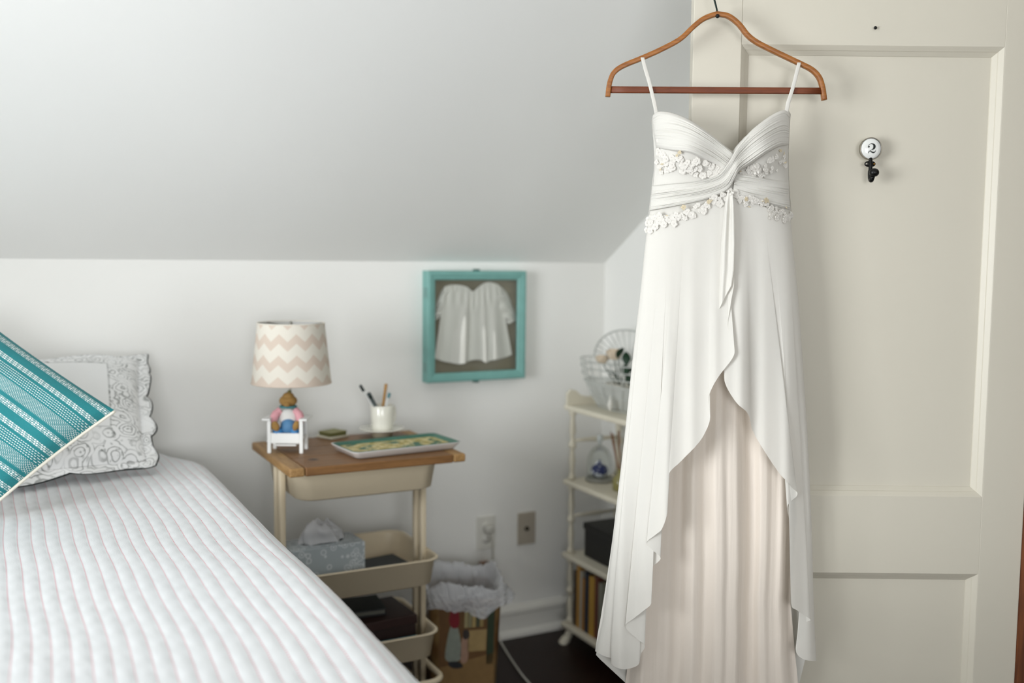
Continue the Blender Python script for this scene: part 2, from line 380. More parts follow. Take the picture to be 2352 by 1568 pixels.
sheer = cloth('sheer_chiffon', '#ebe9e3', .30, .10, .8, 1500., .25, .08)
satin = NT('blush_satin_lining'); satin.col(lin('#e3d8cc')); satin.rough(.45); satin.b.inputs['Sheen Weight'].default_value = .2; satin.b.inputs['Specular IOR Level'].default_value = .4
satin.bump(satin.noise(satin.obj((40, 40, 1.5)), 3., 3.), .25, .004); satin = satin.m
dress = thing('wedding_dress', 'ivory strapped wedding dress with twisted bodice and ruffled chiffon skirt on wooden hanger', 'dress', tuple(dp(1660, 1640, 0)), -YAW)
def part(name, P, mat, smooth=True, thick=.0, **kw):
    o = mk(name, grid(P), mat, dress, smooth, world=True, **kw)
    if thick:
        m = o.modifiers.new('thickness', 'SOLIDIFY'); m.thickness = thick; m.offset = 0
    return o
# bodice shell
neck = [(1497, 278), (1501, 264), (1510, 257), (1540, 260), (1580, 275), (1620, 301), (1655, 328), (1683, 349), (1690, 338), (1710, 316), (1740, 291), (1770, 269), (1800, 255), (1810, 253), (1815, 262)]
waist = [(1490, 500), (1530, 500), (1570, 492), (1620, 474), (1655, 458), (1682, 446), (1700, 456), (1730, 472), (1770, 486), (1800, 496), (1818, 503)]
def cups(x, y): return .030*math.exp(-((x-1580)/62)**2-((y-335)/55)**2)+.030*math.exp(-((x-1752)/52)**2-((y-330)/55)**2)
def bod_off(x, y): return -.030+bulge(x, y, .052)+cups(x, y)
NS, NTT = 110, 60
nk, wa = np.array(neck, float), np.array(waist, float)
P = []
for i in range(NTT+1):
    t = i/NTT; row = []
    for j in range(NS+1):
        s = j/NS
        xt = 1497+318*s; xb = 1490+328*s
        yt = np.interp(xt, nk[:, 0], nk[:, 1]); yb_ = np.interp(xb, wa[:, 0], wa[:, 1])
        x = xt+(xb-xt)*t+math.sin(math.pi*t)*(9*(1-s)**3-6*s**3); y = yt+(yb_-yt)*t
        lip = -.012*max(0, 1-t*12)**2
        row.append(dp(x, y, bod_off(x, y)-.004+lip))
    P.append(row)
part('bodice', P, ivory, thick=.002)
# low back of the bodice
P = [[dp(LX_(y)+(RX_(y)-LX_(y))*s, y+(16*math.sin(math.pi*s) if y < 400 else 0), -.030-.018*math.sin(math.pi*s)) for s in np.linspace(0, 1, 40)] for y in np.linspace(330, 520, 24)]
part('bodice_back', P, ivory, thick=.002)
# pleated bands
def band_part(name, A, B, ridges, amp, lift, ph=0., n=100, m=72, taper=None):
    A = smooth_path(A, n); B = smooth_path(B, n); P = []
    for j in range(m+1):
        v = j/m; row = []
        for i in range(n):
            u = i/(n-1)
            vv = v+.012*math.sin(7*u+5*v+ph)
            x = A[i, 0]+(B[i, 0]-A[i, 0])*v; y = A[i, 1]+(B[i, 1]-A[i, 1])*v
            w_ = math.hypot(*(B[i]-A[i]))/80
            k = amp*(.55+.45*math.sin(9*u+v*11+ph))*(1.25-.5*min(1, w_))
            r = k*(abs(math.sin(math.pi*ridges*vv))**.8+.45*math.sin(2*math.pi*ridges*1.7*vv+3*u))
            ed = -.006*(1-min(1, v*9))**2-.006*(1-min(1, (1-v)*9))**2
            lf = lift if not taper else lift+taper(u, v)
            row.append(dp(x, y, bod_off(x, y)+r+ed+lf))
        P.append(row)
    return part(name, P, ivory, thick=.0012)
band_part('pleated_drape', [(1499, 266), (1512, 257), (1540, 259), (1580, 274), (1620, 300), (1655, 328), (1684, 352)], [(1507, 338), (1545, 346), (1590, 353), (1630, 372), (1660, 388), (1680, 402)], 8, .0032, .004, .4)
band_part('pleated_drape', [(1688, 398), (1705, 398), (1730, 402), (1770, 412), (1811, 418)], [(1684, 440), (1700, 452), (1730, 462), (1770, 470), (1814, 482)], 7, .0030, .003, 2.2)
def knot(u, v): return .016*math.exp(-((u-.54)/.10)**2)
band_part('twisted_sash', [(1813, 264), (1804, 254), (1788, 257), (1760, 273), (1724, 302), (1694, 338), (1674, 372), (1648, 402), (1600, 417), (1550, 422), (1497, 427)],
          [(1811, 332), (1800, 334), (1785, 338), (1757, 354), (1722, 378), (1697, 394), (1688, 410), (1670, 437), (1622, 457), (1555, 472), (1492, 484)], 9, .0036, .006, 1.1, n=150, taper=knot)
# straps: ribbon loops over the hanger
for a in ([(1508, 262, -.012), (1503, 238, -.018), (1492, 192, -.021), (1482, 158, -.022), (1477, 138, -.0215), (1475, 129, -.030), (1477, 140, -.040), (1482, 158, -.042), (1492, 192, -.043), (1504, 240, -.044), (1512, 300, -.046), (1514, 340, -.046)],
          [(1806, 260, -.012), (1810, 236, -.018), (1820, 205, -.021), (1829, 170, -.022), (1834, 150, -.0215), (1836, 140, -.030), (1835, 150, -.040), (1829, 172, -.042), (1820, 207, -.043), (1809, 245, -.044), (1802, 300, -.046), (1800, 340, -.046)]):
    S = smooth_path(a, 60)
    mk('strap', tube([dp(*q) for q in S], .003, 10, flat=(.0072, .0016), up=tuple(_r0)), ivory, dress, world=True)
# lace applique: little flowers with petals, joined to shared meshes, each flower a part
lace = cloth('lace_white', '#ece8e1', .15, .0, .85, 2500., .2, .3); gold = cloth('lace_champagne', '#d6c8ab', .1, .0, .7, 2500., .2, .3)
def flower(seed, npet=5):
    r = np.random.default_rng(seed); gs = []
    for k in range(npet):
        a = 2*math.pi*k/npet+r.uniform(-.2, .2); L = r.uniform(.8, 1.15); W = r.uniform(.44, .56); rows = []
        for i in range(6):
            t = i/5; w_ = W*math.sin(math.pi*(.10+.80*t))**.75; rows.append([(t*L*math.cos(a)-q*w_*math.sin(a), -(.05+.16*math.sin(t*2.6)*(.6+.4*abs(q))-.10*t*t), t*L*math.sin(a)+q*w_*math.cos(a)) for q in (-1, -.5, 0, .5, 1)])
        gs.append(grid(rows))
    gs.append(ball((0, -.14, 0), (.18, .12, .18), 8, 5)); return cat(*gs)
def leafg():
    return grid([[(q*.30*math.sin(math.pi*min(1, .05+.95*t))**.8+.25*math.sin(t*2), -(.15+.3*math.sin(math.pi*t)*(1-.5*abs(q))), t*1.6-.8) for q in (-1, -.5, 0, .5, 1)] for t in np.linspace(0, 1, 7)])
fl = [flower(s, 5 if s % 3 else 6) for s in range(4)]; meshes = {}
def applique(kind, mat, px, py, size, rot, lift=.004):
    key = (kind, mat.name)
    if key not in meshes:
        me = bpy.data.meshes.new('lace_flower'); g = leafg() if kind == 'leaf' else fl[kind]; me.from_pydata(g[0], [], g[1]); me.materials.append(mat)
        me.polygons.foreach_set('use_smooth', [True]*len(me.polygons)); meshes[key] = me
    o = bpy.data.objects.new('lace_leaf' if kind == 'leaf' else 'lace_flower', meshes[key]); COL.objects.link(o); o.parent = dress
    p = dp(px, py, max(bod_off(px, min(py, 500)), -.020+bulge(px, py, .046) if py > 440 else -1)+lift)
    inv = wmat(dress).inverted(); yawn = .9*(px-1655)/160
    o.matrix_local = inv @ (Matrix.Translation(p) @ Matrix.Rotation(-YAW, 4, 'Z') @ Matrix.Rotation(yawn*.7, 4, 'Z') @ Matrix.Rotation(rot, 4, 'Y') @ Matrix.Scale(size*(.72 if mat is gold else .82), 4))
R = random.Random(3)
for k in range(80):      # under the left cup
    x = R.uniform(1506, 1664); y = 352+ (x-1506)/158*36+R.uniform(-6, 42)*(1-(x-1506)/158*.45)
    applique(R.randrange(4), lace, x, y, R.uniform(.004, .0095), R.uniform(0, 6.28), .001)
for k in range(52):      # under the right cup
    t = R.random(); x = 1700+106*t; applique(R.randrange(4), lace, x, 398-44*t+R.uniform(-4, 20+14*t), R.uniform(.004, .0085), R.uniform(0, 6.28), .001)
WL = np.array([(1490, 504), (1515, 500), (1545, 498), (1580, 490), (1615, 474), (1645, 460), (1668, 448), (1690, 446), (1712, 458), (1740, 468), (1768, 476), (1795, 484), (1816, 494)], float)
for k in range(76):      # along the waist
    x = 1490+326*(k+R.uniform(-.4, .4))/75.; y = np.interp(x, WL[:, 0], WL[:, 1])+R.uniform(-9, 12)
    applique(R.randrange(4), lace, x, y, R.uniform(.004, .0095), R.uniform(0, 6.28), .003)
for x, y, s in ((1488, 512, .009), (1485, 528, .007), (1493, 530, .009), (1505, 520, .010), (1525, 516, .009), (1548, 514, .008), (1812, 500, .008), (1818, 494, .008), (1802, 505, .009), (1785, 500, .009), (1770, 497, .008), (1512, 322, .006), (1511, 345, .006), (1508, 372, .006), (1802, 360, .006)):
    applique(R.randrange(4), lace, x, y, s, R.uniform(0, 6.28), .004)
for x, y, s, k in ((1561, 350, .0055, 0), (1555, 357, .004, 1), (1521, 378, .007, 'leaf'), (1518, 390, .006, 'leaf'), (1800, 352, .006, 'leaf'), (1803, 372, .008, 'leaf'), (1793, 346, .005, 2), (1700, 392, .006, 'leaf'),
                   (1628, 463, .0065, 1), (1634, 460, .005, 'leaf'), (1570, 476, .007, 0), (1532, 494, .005, 'leaf'), (1714, 457, .0065, 2), (1721, 474, .006, 'leaf'), (1760, 460, .0075, 0), (1766, 464, .005, 'leaf'), (1806, 476, .006, 'leaf'), (1752, 463, .005, 'leaf')):
    applique(k, gold, x, y, s, .5+x*.3, .0055)
for x, y in ((1674, 440), (1684, 443), (1679, 446), (1735, 398), (1742, 396)): mk('pearl', ball(tuple(dp(x, y, bod_off(x, y)+.012)), .003, 10, 6), lace, dress, world=True)
# skirt layers -------------------------------------------------------------
def back_left(y): return LX_(y) if y < 1505 else 1366+(y-1505)*1.08
ys = np.linspace(470, 1700, 120)
P = []
for y in ys:
    a, b = back_left(y)+3, RX_(y)-3 if y < 1440 else 1868-(y-1440)*.25
    P.append([dp(a+(b-a)*s, y, -.046-.010*math.sin(math.pi*s)+.005*(y-470)/1230*wob(s, 26, 3)) for s in np.linspace(0, 1, 110)])
part('skirt_back', P, sheer)
UL = np.array([(440, 1520), (520, 1512), (1000, 1478), (1300, 1466), (1500, 1446), (1568, 1436), (1700, 1424)], float)
UR = np.array([(440, 1795), (520, 1803), (1000, 1822), (1250, 1817), (1384, 1816), (1500, 1826), (1568, 1833), (1700, 1842)], float)
P = []
for y in np.linspace(446, 1700, 170):
    a, b = np.interp(y, UL[:, 0], UL[:, 1]), np.interp(y, UR[:, 0], UR[:, 1]); row = []; g = min(1, (y-446)/700)
    for s in np.linspace(0, 1, 200):
        x = a+(b-a)*s; sw = s+.018*math.sin(y*.0062+4*s)
        fold = (.0125*wob(sw, 15, 6)+.0012*wob(sw, 47, 11))*g**1.1
        row.append(dp(x, y, -.050+bulge(x, y, .042)+fold-.010))
    P.append(row)
part('satin_underskirt', P, satin)
def panel(name, hem, top, mat, folds, k, n=340, m=130):
    H = smooth_path(hem, n); seg = np.r_[0, np.cumsum(np.linalg.norm(np.diff(H[:, :2], axis=0), axis=1))]; seg /= seg[-1]
    tp = np.array(top, float); P = []
    for i in range(m+1):
        t = i/m; row = []
        for j in range(n):
            u = seg[j]; xt = np.interp(u, tp[:, 0], tp[:, 1]); yt = np.interp(xt, wa[:, 0], wa[:, 1])-6
            x = xt+(H[j, 0]-xt)*t; y = yt+(H[j, 1]-yt)*t
            # the outer edge follows the dress outline instead of a straight line
            e = max(0, 1-u*9)**1.5 if k == 0 else max(0, (u-.82)/.18)**1.5
            if k == 0: x = x+(LX_(y)-(xt+(H[j, 0]-xt)*t))*e*(1-t**6)
            else: x = x+(RX_(y)-(xt+(H[j, 0]-xt)*t))*e*(1-t**6)
            f = folds*wob(x*.0095+(.0 if k == 0 else 3.), 4.2, 14+8*k)*min(1, t*1.6)**1.2+.0009*wob(x*.02, 4., 20+8*k)*t
            row.append(dp(x, y, -.024+bulge(x, y, .046)+f+H[j, 2]*t**2.2+.004))
        P.append(row)
    return part(name, P, mat)
hemL = [(1367, 1495, -.016), (1385, 1505, -.010), (1406, 1513, -.012), (1404, 1524, .000), (1420, 1534, .004), (1440, 1536, .004), (1466, 1526, .0), (1472, 1502, -.006), (1481, 1482, .000), (1460, 1464, .008), (1436, 1438, .012), (1455, 1420, .014), (1478, 1402, .018), (1496, 1384, .018), (1489, 1350, .010), (1490, 1311, .006), (1517, 1283, .008), (1500, 1264, .014), (1485, 1246, .018), (1505, 1228, .020), (1521, 1213, .022), (1533, 1174, .018), (1528, 1140, .014), (1535, 1090, .014), (1563, 1060, .016), (1600, 1022, .018), (1618, 996, .018), (1631, 961, .018), (1627, 921, .016), (1633, 896, .016), (1651, 864, .017), (1683, 821, .018), (1686, 796, .016), (1672, 750, .012), (1678, 700, .012), (1686, 655, .012)]
panel('ruffled_skirt_panel', hemL, [(0, 1490), (.12, 1512), (.35, 1548), (.55, 1580), (.75, 1632), (.9, 1668), (1, 1688)], ivory, .0050, 0)
hemR = [(1672, 640, .0), (1668, 700, .0), (1664, 760, .002), (1663, 853, .008), (1668, 886, .012), (1692, 925, .016), (1718, 950, .016), (1729, 989, .012), (1751, 1028, .016), (1789, 1085, .018), (1821, 1119, .018), (1831, 1137, .014), (1808, 1165, .004), (1825, 1224, .003), (1829, 1180, .008), (1822, 1300, .012), (1817, 1384, .015), (1832, 1402, .016), (1861, 1422, .012), (1850, 1431, .002), (1831, 1470, -.004), (1829, 1498, -.001), (1847, 1514, .004), (1875, 1518, .002)]
panel('ruffled_skirt_panel', hemR, [(0, 1672), (.25, 1704), (.5, 1752), (.75, 1790), (.9, 1806), (1, 1817)], ivory, .0050, 1)
# narrow gathered tail that falls from the twist
P = []
for t in np.linspace(0, 1, 80):
    row = []
    for q in np.linspace(0, 1, 40):
        y = 438+t*(275-58*q); xr = np.interp(y, [438, 470, 560, 620, 655, 720], [1682, 1685, 1687, 1685, 1680, 1674]); xl = np.interp(y, [438, 470, 560, 720], [1671, 1664, 1656, 1650])
        x = xl+(xr-xl)*q; f = .0045*math.sin(q*2*math.pi*1.5-.9)*min(1, t*5)*(1-.5*t)
        row.append(dp(x, y, -.020+bulge(x, y, .046)+.004+.012*q**.6*min(1, .4+t*2)+f))
    P.append(row)
part('gathered_tail', P, ivory)

# ------------------------------------------------------------------ bed and quilt
BZ = .77; BX0, BX1, BY0, BY1 = -1.02, .518, .92, 2.985
bed = thing('bed', 'double bed against the knee wall under the white quilt', 'bed', (-.27, 1.95, 0))
mk('mattress', span(BX0+.05, BX1-.04, BY0+.05, BY1-.02, .44, BZ-.03, .05), cloth('mattress_ticking', '#e4e2dc'), bed, world=True)
mk('base', span(BX0+.06, BX1-.05, BY0+.07, BY1-.02, .22, .44, .01), cloth('bed_base_linen', '#cfc9bd'), bed, world=True)
for x in (BX0+.12, BX1-.11):
    for y in (BY0+.13, BY1-.1): mk('leg', mv(lathe([(.018, 0), (.028, .03), (.022, .10), (.032, .22)], 16), x, y, 0), MAT['casing'], bed, world=True)
CH = .0247                                   # width of a quilted channel
kq = NT('white_quilt_pink_stitches'); U, Vv, _ = kq.uv()
fr = kq.math('SUBTRACT', kq.math('FRACT', U), .5)
lineA = kq.math('SUBTRACT', 1., kq.step(kq.math('ABSOLUTE', fr), .040, .016))
nz = kq.noise(kq.obj(), 6., 1.)
dash = kq.band(kq.math('FRACT', kq.math('ADD', kq.math('MULTIPLY', Vv, 1/.0078), kq.math('MULTIPLY', kq.math('FLOOR', U), .37))), .16, .66, .09)
st = kq.math('MULTIPLY', kq.math('MULTIPLY', lineA, dash), kq.math('ADD', .62, kq.math('MULTIPLY', nz, .5)))
kq.col(kq.mix(st, kq.mix(nz, lin('#dcdee0'), lin('#e2e4e5')), lin('#d3707f'))); kq.rough(.9); kq.b.inputs['Sheen Weight'].default_value = .2; kq.b.inputs['Specular IOR Level'].default_value = .15
kq.bump(kq.noise(kq.obj((1, 1, 1)), 420., 1.), .22, .0012)
def prof(a0, a1, dropa, dropb, rad, step):
    """arc-length profile: hang, round over, flat, round over, hang -> list of (pos, drop, s)"""
    out = []; s = 0; q = math.pi/2*rad
    L = [dropa, q, a1-a0-2*rad, q, dropb]
    n = int(sum(L)/step)
    for i in range(n+1):
        s = sum(L)*i/n; t = s
        if t < L[0]: out.append((a0, rad+L[0]-t, s)); continue
        t -= L[0]
        if t < q: a = t/rad; out.append((a0+rad-rad*math.cos(a), rad-rad*math.sin(a), s)); continue
        t -= q
        if t < L[2]: out.append((a0+rad+t, 0., s)); continue
        t -= L[2]
        if t < q: a = t/rad; out.append((a1-rad+rad*math.sin(a), rad-rad*math.cos(a), s)); continue
        t -= q; out.append((a1, rad+t, s))
    return out
px_ = prof(BX0-.01, BX1+.004, .30, .34, .07, CH/7)
py_ = [q for q in prof(BY0-.01, BY1+.15, .30, 0, .07, .0085) if q[0] <= BY1]
V = []; UVs = []
s0 = [q[2] for q in px_ if q[0] > -.0][0]
for y, dy, t in py_:
    for x, dx, s in px_:
        c = s/CH+.35*math.sin(t*2.3+s*1.1)+.14*math.sin(t*6.1+s*3.7)+.05*math.sin(t*17+s*9)   # channels meander a little
        fr_ = abs((c % 1.)-.5)*2                 # 0 on the stitch line (frac .5), 1 mid channel
        puff = .0012*(1-(1-fr_)**2.2)*(1+.25*math.sin(t*31+math.floor(c+.5)*2.1))
        pk = .0006*math.sin(t*110+c*1.3)*(1-fr_)**1.5
        lump = .010*math.sin(2.6*t+1.9*s+.6)*math.sin(1.7*t-3.1*s)+.004*math.sin(7.3*t+2.*s)*math.sin(5*s+1.)
        drop = math.hypot(dx, dy) if (dx > 0 and dy > 0) else dx+dy
        drop = min(drop, .42)
        # shoulder of the quilt droops at the head-end corner
        sag = .05*max(0, (x-.30)/.17)**2*max(0, (y-2.72)/.27)**1.5
        nx = 1. if x > BX1-.01 else (-1. if x < BX0+.01 else 0.)
        h = puff+pk+lump*(1 if drop < .02 else .3)
        V.append((x+nx*h*(1 if dx > .06 else dx/.06), y-(h if dy > .06 else 0), BZ-drop-sag+(h if drop < .08 else 0)))
        UVs.append((c, t))
n, m = len(py_), len(px_)
F = [(i*m+j, i*m+j+1, (i+1)*m+j+1, (i+1)*m+j) for i in range(n-1) for j in range(m-1)]
tag(mk('quilt', (V, F), kq.m, uv=UVs), 'white quilt with rows of pink running stitches spread over the bed', 'quilt')

# ------------------------------------------------------------------ pillows
def pillow_geom(c4, thick, n=40, pinch=.10, bul=1., nrm=None, corner=.35):
    """c4: four corners (00,10,11,01); two inflated sheets; returns front pts, back pts"""
    A, B, C_, D_ = [np.array(c, float) for c in c4]
    N = np.cross(B-A, D_-A); N /= np.linalg.norm(N)
    if nrm is not None and N@np.array(nrm) < 0: N = -N
    ctr = (A+B+C_+D_)/4; fr_, bk = [], []
    for i in range(n+1):
        v = i/n; r1, r2 = [], []
        for j in range(n+1):
            u = j/n
            a, b = u*2-1, v*2-1
            us = .5+.5*a*(1-pinch*.5*(1-b*b)*abs(a)**3*0); vs_ = .5+.5*b
            p = A*(1-us)*(1-vs_)+B*us*(1-vs_)+C_*us*vs_+D_*(1-us)*vs_
            pull = pinch*((1-b*b)*max(0, abs(a)-.3)**2+(1-a*a)*max(0, abs(b)-.3)**2)
            p = p+(ctr-p)*pull
            e = max(0, (1-abs(a)**2.4))*max(0, (1-abs(b)**2.4)); h = thick/2*e**.5
            wr = .004*math.sin(9*a+5*b*b+2)*math.sin(7*b+3*a)*e
            r1.append(p+N*(h*bul+wr)); r2.append(p-N*(h+wr))
        fr_.append(r1); bk.append(r2)
    return np.array(fr_), np.array(bk)
def uvgrid(n): return [(j/n, i/n) for i in range(n+1) for j in range(n+1)]
# teal striped cushion standing on its corner
tipR = atD(262, 941, 2.20); botP = atZ(-34, 1172, BZ+.012)
e1 = (botP-tipR)*.98
topP = atD(-60, 716, 2.30); e2 = topP-tipR; e2 = e2*(.43/np.linalg.norm(e2))
c00, c10, c01 = tipR, tipR+e2, tipR+e1; c11 = tipR+e1+e2
kt = NT('teal_striped_weave'); U, Vv, UVo = kt.uv()
teal, tdark, wht = lin('#31868b'), lin('#2b7b81'), lin('#e9efec')
ph = kt.math('FRACT', kt.math('ADD', kt.math('MULTIPLY', Vv, 2.9), .87))
mp = kt.n('ShaderNodeMapping'); mp.inputs['Scale'].default_value = (95, 88, 1); kt.t.links.new(UVo, mp.inputs[0])
fr2 = kt.math('MULTIPLY', ph, 27.); fcell = kt.math('ADD', kt.math('MULTIPLY', U, 84.), kt.math('MULTIPLY', kt.math('FLOOR', fr2), .5))
fx_ = kt.math('SUBTRACT', kt.math('FRACT', fcell), .5); fy_ = kt.math('SUBTRACT', kt.math('FRACT', fr2), .5)
rr_ = kt.math('SQRT', kt.math('ADD', kt.math('MULTIPLY', fx_, fx_), kt.math('MULTIPLY', fy_, fy_)))
gap_ = kt.step(kt.math('ABSOLUTE', kt.math('SUBTRACT', kt.math('FRACT', kt.math('MULTIPLY', fcell, .3333)), .5)), .08, .03)
dots = kt.math('MULTIPLY', kt.math('SUBTRACT', 1., kt.step(rr_, .42, .08)), kt.math('ADD', .35, kt.math('MULTIPLY', gap_, .65)))
bF = kt.math('ADD', kt.math('ADD', kt.band(ph, -.5, .055, .008), kt.band(ph, .945, 1.5, .008)), kt.band(ph, .225, .335, .008))
flw = kt.math('MULTIPLY', bF, dots)
rows = kt.math('FRACT', kt.math('MULTIPLY', kt.math('SUBTRACT', ph, .385), 1/.044))
dsh = kt.band(kt.math('FRACT', kt.math('ADD', kt.math('MULTIPLY', U, 78.), kt.math('MULTIPLY', kt.math('FLOOR', kt.math('MULTIPLY', ph, 1/.044)), .5))), .15, .75, .08)
dl = kt.math('MULTIPLY', kt.math('MULTIPLY', kt.band(ph, .385, .605, .006), kt.band(rows, .22, .60, .1)), dsh)
ck = kt.math('MULTIPLY', kt.band(kt.math('FRACT', kt.math('MULTIPLY', ph, 42.)), .2, .68, .1), kt.band(kt.math('FRACT', kt.math('ADD', kt.math('MULTIPLY', U, 105.), kt.math('MULTIPLY', kt.math('FLOOR', kt.math('MULTIPLY', ph, 42.)), .5))), .12, .72, .1))
ht = kt.math('MULTIPLY', kt.band(ph, .625, .865, .006), ck)
pat = kt.math('MINIMUM', kt.math('ADD', kt.math('ADD', flw, dl), ht), 1.)
nz = kt.noise(kt.obj(), 300., 2.)
kt.col(kt.mix(kt.math('MULTIPLY', pat, .93), kt.mix(nz, tdark, teal), wht)); kt.rough(.9); kt.b.inputs['Sheen Weight'].default_value = .1; kt.b.inputs['Specular IOR Level'].default_value = .15
kt.bump(kt.math('ADD', pat, kt.math('MULTIPLY', nz, .5)), .4, .0012)
cu = thing('striped_cushion', 'teal cushion with white woven stripes leaning on the pillow', 'cushion', tuple(tipR+e1))
fp, bp_ = pillow_geom((c00, c10, c11, c01), .16, 56, .06, 1., nrm=-_hf)
N_ = 56
mk('front_cover', grid(fp), kt.m, cu, uv=uvgrid(N_), world=True)
cream = cloth('cream_linen', '#e8e2d4')
mk('back_cover', grid(bp_), cream, cu, world=True)
mk('seam_welt', tube([np.array(fp[i][0])+_hf*.004-np.array([0, 0, .003]) for i in range(N_+1)], .0042, 8), cream, cu, world=True)
# white pillow with grey paisley border, scalloped flange
kp = NT('paisley_border_cotton'); U, Vv, UVo = kp.uv()
mp = kp.n('ShaderNodeMapping'); mp.inputs['Scale'].default_value = (1.35, 1., 1); kp.t.links.new(UVo, mp.inputs[0])
wv = kp.n('ShaderNodeTexNoise'); kp.t.links.new(mp.outputs[0], wv.inputs['Vector']); wv.inputs['Scale'].default_value = 9.
av = kp.n('ShaderNodeVectorMath', operation='MULTIPLY_ADD'); kp.t.links.new(wv.outputs['Color'], av.inputs[0]); av.inputs[1].default_value = (.07, .07, 0); kp.t.links.new(mp.outputs[0], av.inputs[2])
v1 = kp.voro(av.outputs[0], 11.); v2 = kp.voro(av.outputs[0], 34.)
ring = kp.band(kp.math('FRACT', kp.math('MULTIPLY', v1, 4.3)), .08, .34, .07)
spk = kp.math('SUBTRACT', 1., kp.step(v2, .26, .08))
ptn = kp.math('MINIMUM', kp.math('ADD', kp.math('MULTIPLY', ring, .62), kp.math('MULTIPLY', spk, .42)), 1.)
ptn = kp.math('MULTIPLY', ptn, kp.math('ADD', .25, kp.step(kp.noise(mp.outputs[0], 7., 2.), .46, .16)))
inb = kp.math('MULTIPLY', kp.band(U, .13, .86, .004), kp.band(Vv, .22, .84, .004))
lineb = kp.math('SUBTRACT', kp.math('MULTIPLY', kp.band(U, .125, .866, .004), kp.band(Vv, .212, .848, .004)), inb)
kp.col(kp.mix(kp.math('MINIMUM', kp.math('ADD', kp.math('MULTIPLY', ptn, kp.math('SUBTRACT', 1., inb)), kp.math('MULTIPLY', lineb, .5)), 1.), lin('#f0f0ef'), lin('#8a8c89')))
kp.rough(.9); kp.b.inputs['Specular IOR Level'].default_value = .15; kp.b.inputs['Sheen Weight'].default_value = .15; kp.bump(kp.noise(kp.obj(), 380., 2.), .15, .0008)
pw = thing('paisley_pillow', 'white pillow with grey paisley border propped against the wall', 'pillow', tuple(atZ(240, 1082, BZ)))
cbr = atZ(336, 1058, BZ+.035); cbl = cbr+np.array([-.62, -.05, -.004]); ctr_ = atD(318, 822, 2.72); ctl = ctr_+np.array([-.62, -.03, -.015])
fp, bp_ = pillow_geom((cbl, cbr, ctr_, ctl), .17, 48, .05, 1., nrm=-_hf)
n = 48
# flange: fold the outer ring outwards in scallops
for arr in (fp, bp_):
    pass
mk('front_cover', grid(fp), kp.m, pw, uv=uvgrid(n), world=True)
mk('back_cover', grid(bp_), cloth('pillow_back_cotton', '#ececea'), pw, world=True)
rim = [fp[0][j] for j in range(n)]+[fp[i][n] for i in range(n)]+[fp[n][n-j] for j in range(n)]+[fp[n-i][0] for i in range(n)]
cen = np.mean(rim, axis=0); out = []; RN = len(rim); FP = []; FU = []
duv = [(j/n, 0) for j in range(n)]+[(1, i/n) for i in range(n)]+[(1-j/n, 1) for j in range(n)]+[(0, 1-i/n) for i in range(n)]
for q in range(3*RN+1):
    a = q/3.; i = int(a) % RN; fr_ = a-int(a); p = rim[i]*(1-fr_)+rim[(i+1) % RN]*fr_
    d = p-cen; d /= np.linalg.norm(d)
    sc = .020+.013*abs(math.sin(math.pi*a/RN*17+.9*math.sin(a*.09)))**.6+.005*math.sin(a*.31)
    wvv = .008*math.sin(math.pi*a/RN*34+1.+math.sin(a*.13))
    row = []
    for t in np.linspace(0, 1, 6):
        e = p+d*sc*t-_hf*wvv*t*1.3
        e = np.array([e[0], min(e[1], WY-.012), max(e[2], BZ+.011)]); row.append(e)
    FP.append(row)
    u0_, v0_ = duv[i]; u1_, v1_ = duv[(i+1) % RN]
    for t in np.linspace(0, 1, 6):
        uu, vv = u0_+(u1_-u0_)*fr_, v0_+(v1_-v0_)*fr_
        FU.append((uu+(uu-.5)*.1*t, vv+(vv-.5)*.1*t))
fo = mk('scalloped_flange', grid(FP), kp.m, pw, uv=FU, world=True); m_ = fo.modifiers.new('thickness', 'SOLIDIFY'); m_.thickness = .003
dark = cloth('dark_green_binding', '#18211d')
mk('binding', tube([np.array(r_[-1])+_hf*.0035-np.array([0, 0, .003]) for r_ in FP[:-1:2]], .0019, 6, closed=True), dark, pw, world=True)

# ------------------------------------------------------------------ shadow box with a baby dress
SBY = 2.974
a_ = atY(983, 620, SBY); b_ = atY(1207, 872, SBY); fx0, fx1, fz0, fz1 = a_[0], b_[0], .918, 1.283
teal_p = plain('turquoise_paint', '#79ada6', .5, .10, 30., .1, 90.)
sb = thing('shadow_box_frame', 'turquoise painted shadow box with glazed hinged front on the knee wall', 'picture frame', ((fx0+fx1)/2, WY, fz0))
yb0 = WY-.001
for g in (span(fx0, fx0+.012, SBY+.016, yb0, fz0, fz1), span(fx1-.012, fx1, SBY+.016, yb0, fz0, fz1), span(fx0+.012, fx1-.012, SBY+.016, yb0, fz0, fz0+.012), span(fx0+.012, fx1-.012, SBY+.016, yb0, fz1-.012, fz1)):
    mk('box_side', g, teal_p, sb, False, world=True)
bw = .030
def rail_poly(c, q, w_):  # one mitred rail with a stepped profile
    prof_ = [(0, .016), (0, .003), (.004, 0), (.014, 0), (.017, .004), (.024, .005), (w_, .010), (w_, .016)]
    V = []
    for k in q:
        sx = 1 if c[k][0] < (fx0+fx1)/2 else -1; sz = 1 if c[k][1] < (fz0+fz1)/2 else -1
        V += [(c[k][0]+sx*o_, SBY+d_, c[k][1]+sz*o_) for o_, d_ in prof_]
    n_ = len(prof_); return V, [(i, (i+1) % n_, n_+(i+1) % n_, n_+i) for i in range(n_)]+[tuple(range(n_)), tuple(range(2*n_-1, n_-1, -1))]
cc = [(fx0, fz0), (fx1, fz0), (fx1, fz1), (fx0, fz1)]
for k in range(4): mk('front_rail', rail_poly(cc, (k, (k+1) % 4), bw), teal_p, sb, False, world=True)
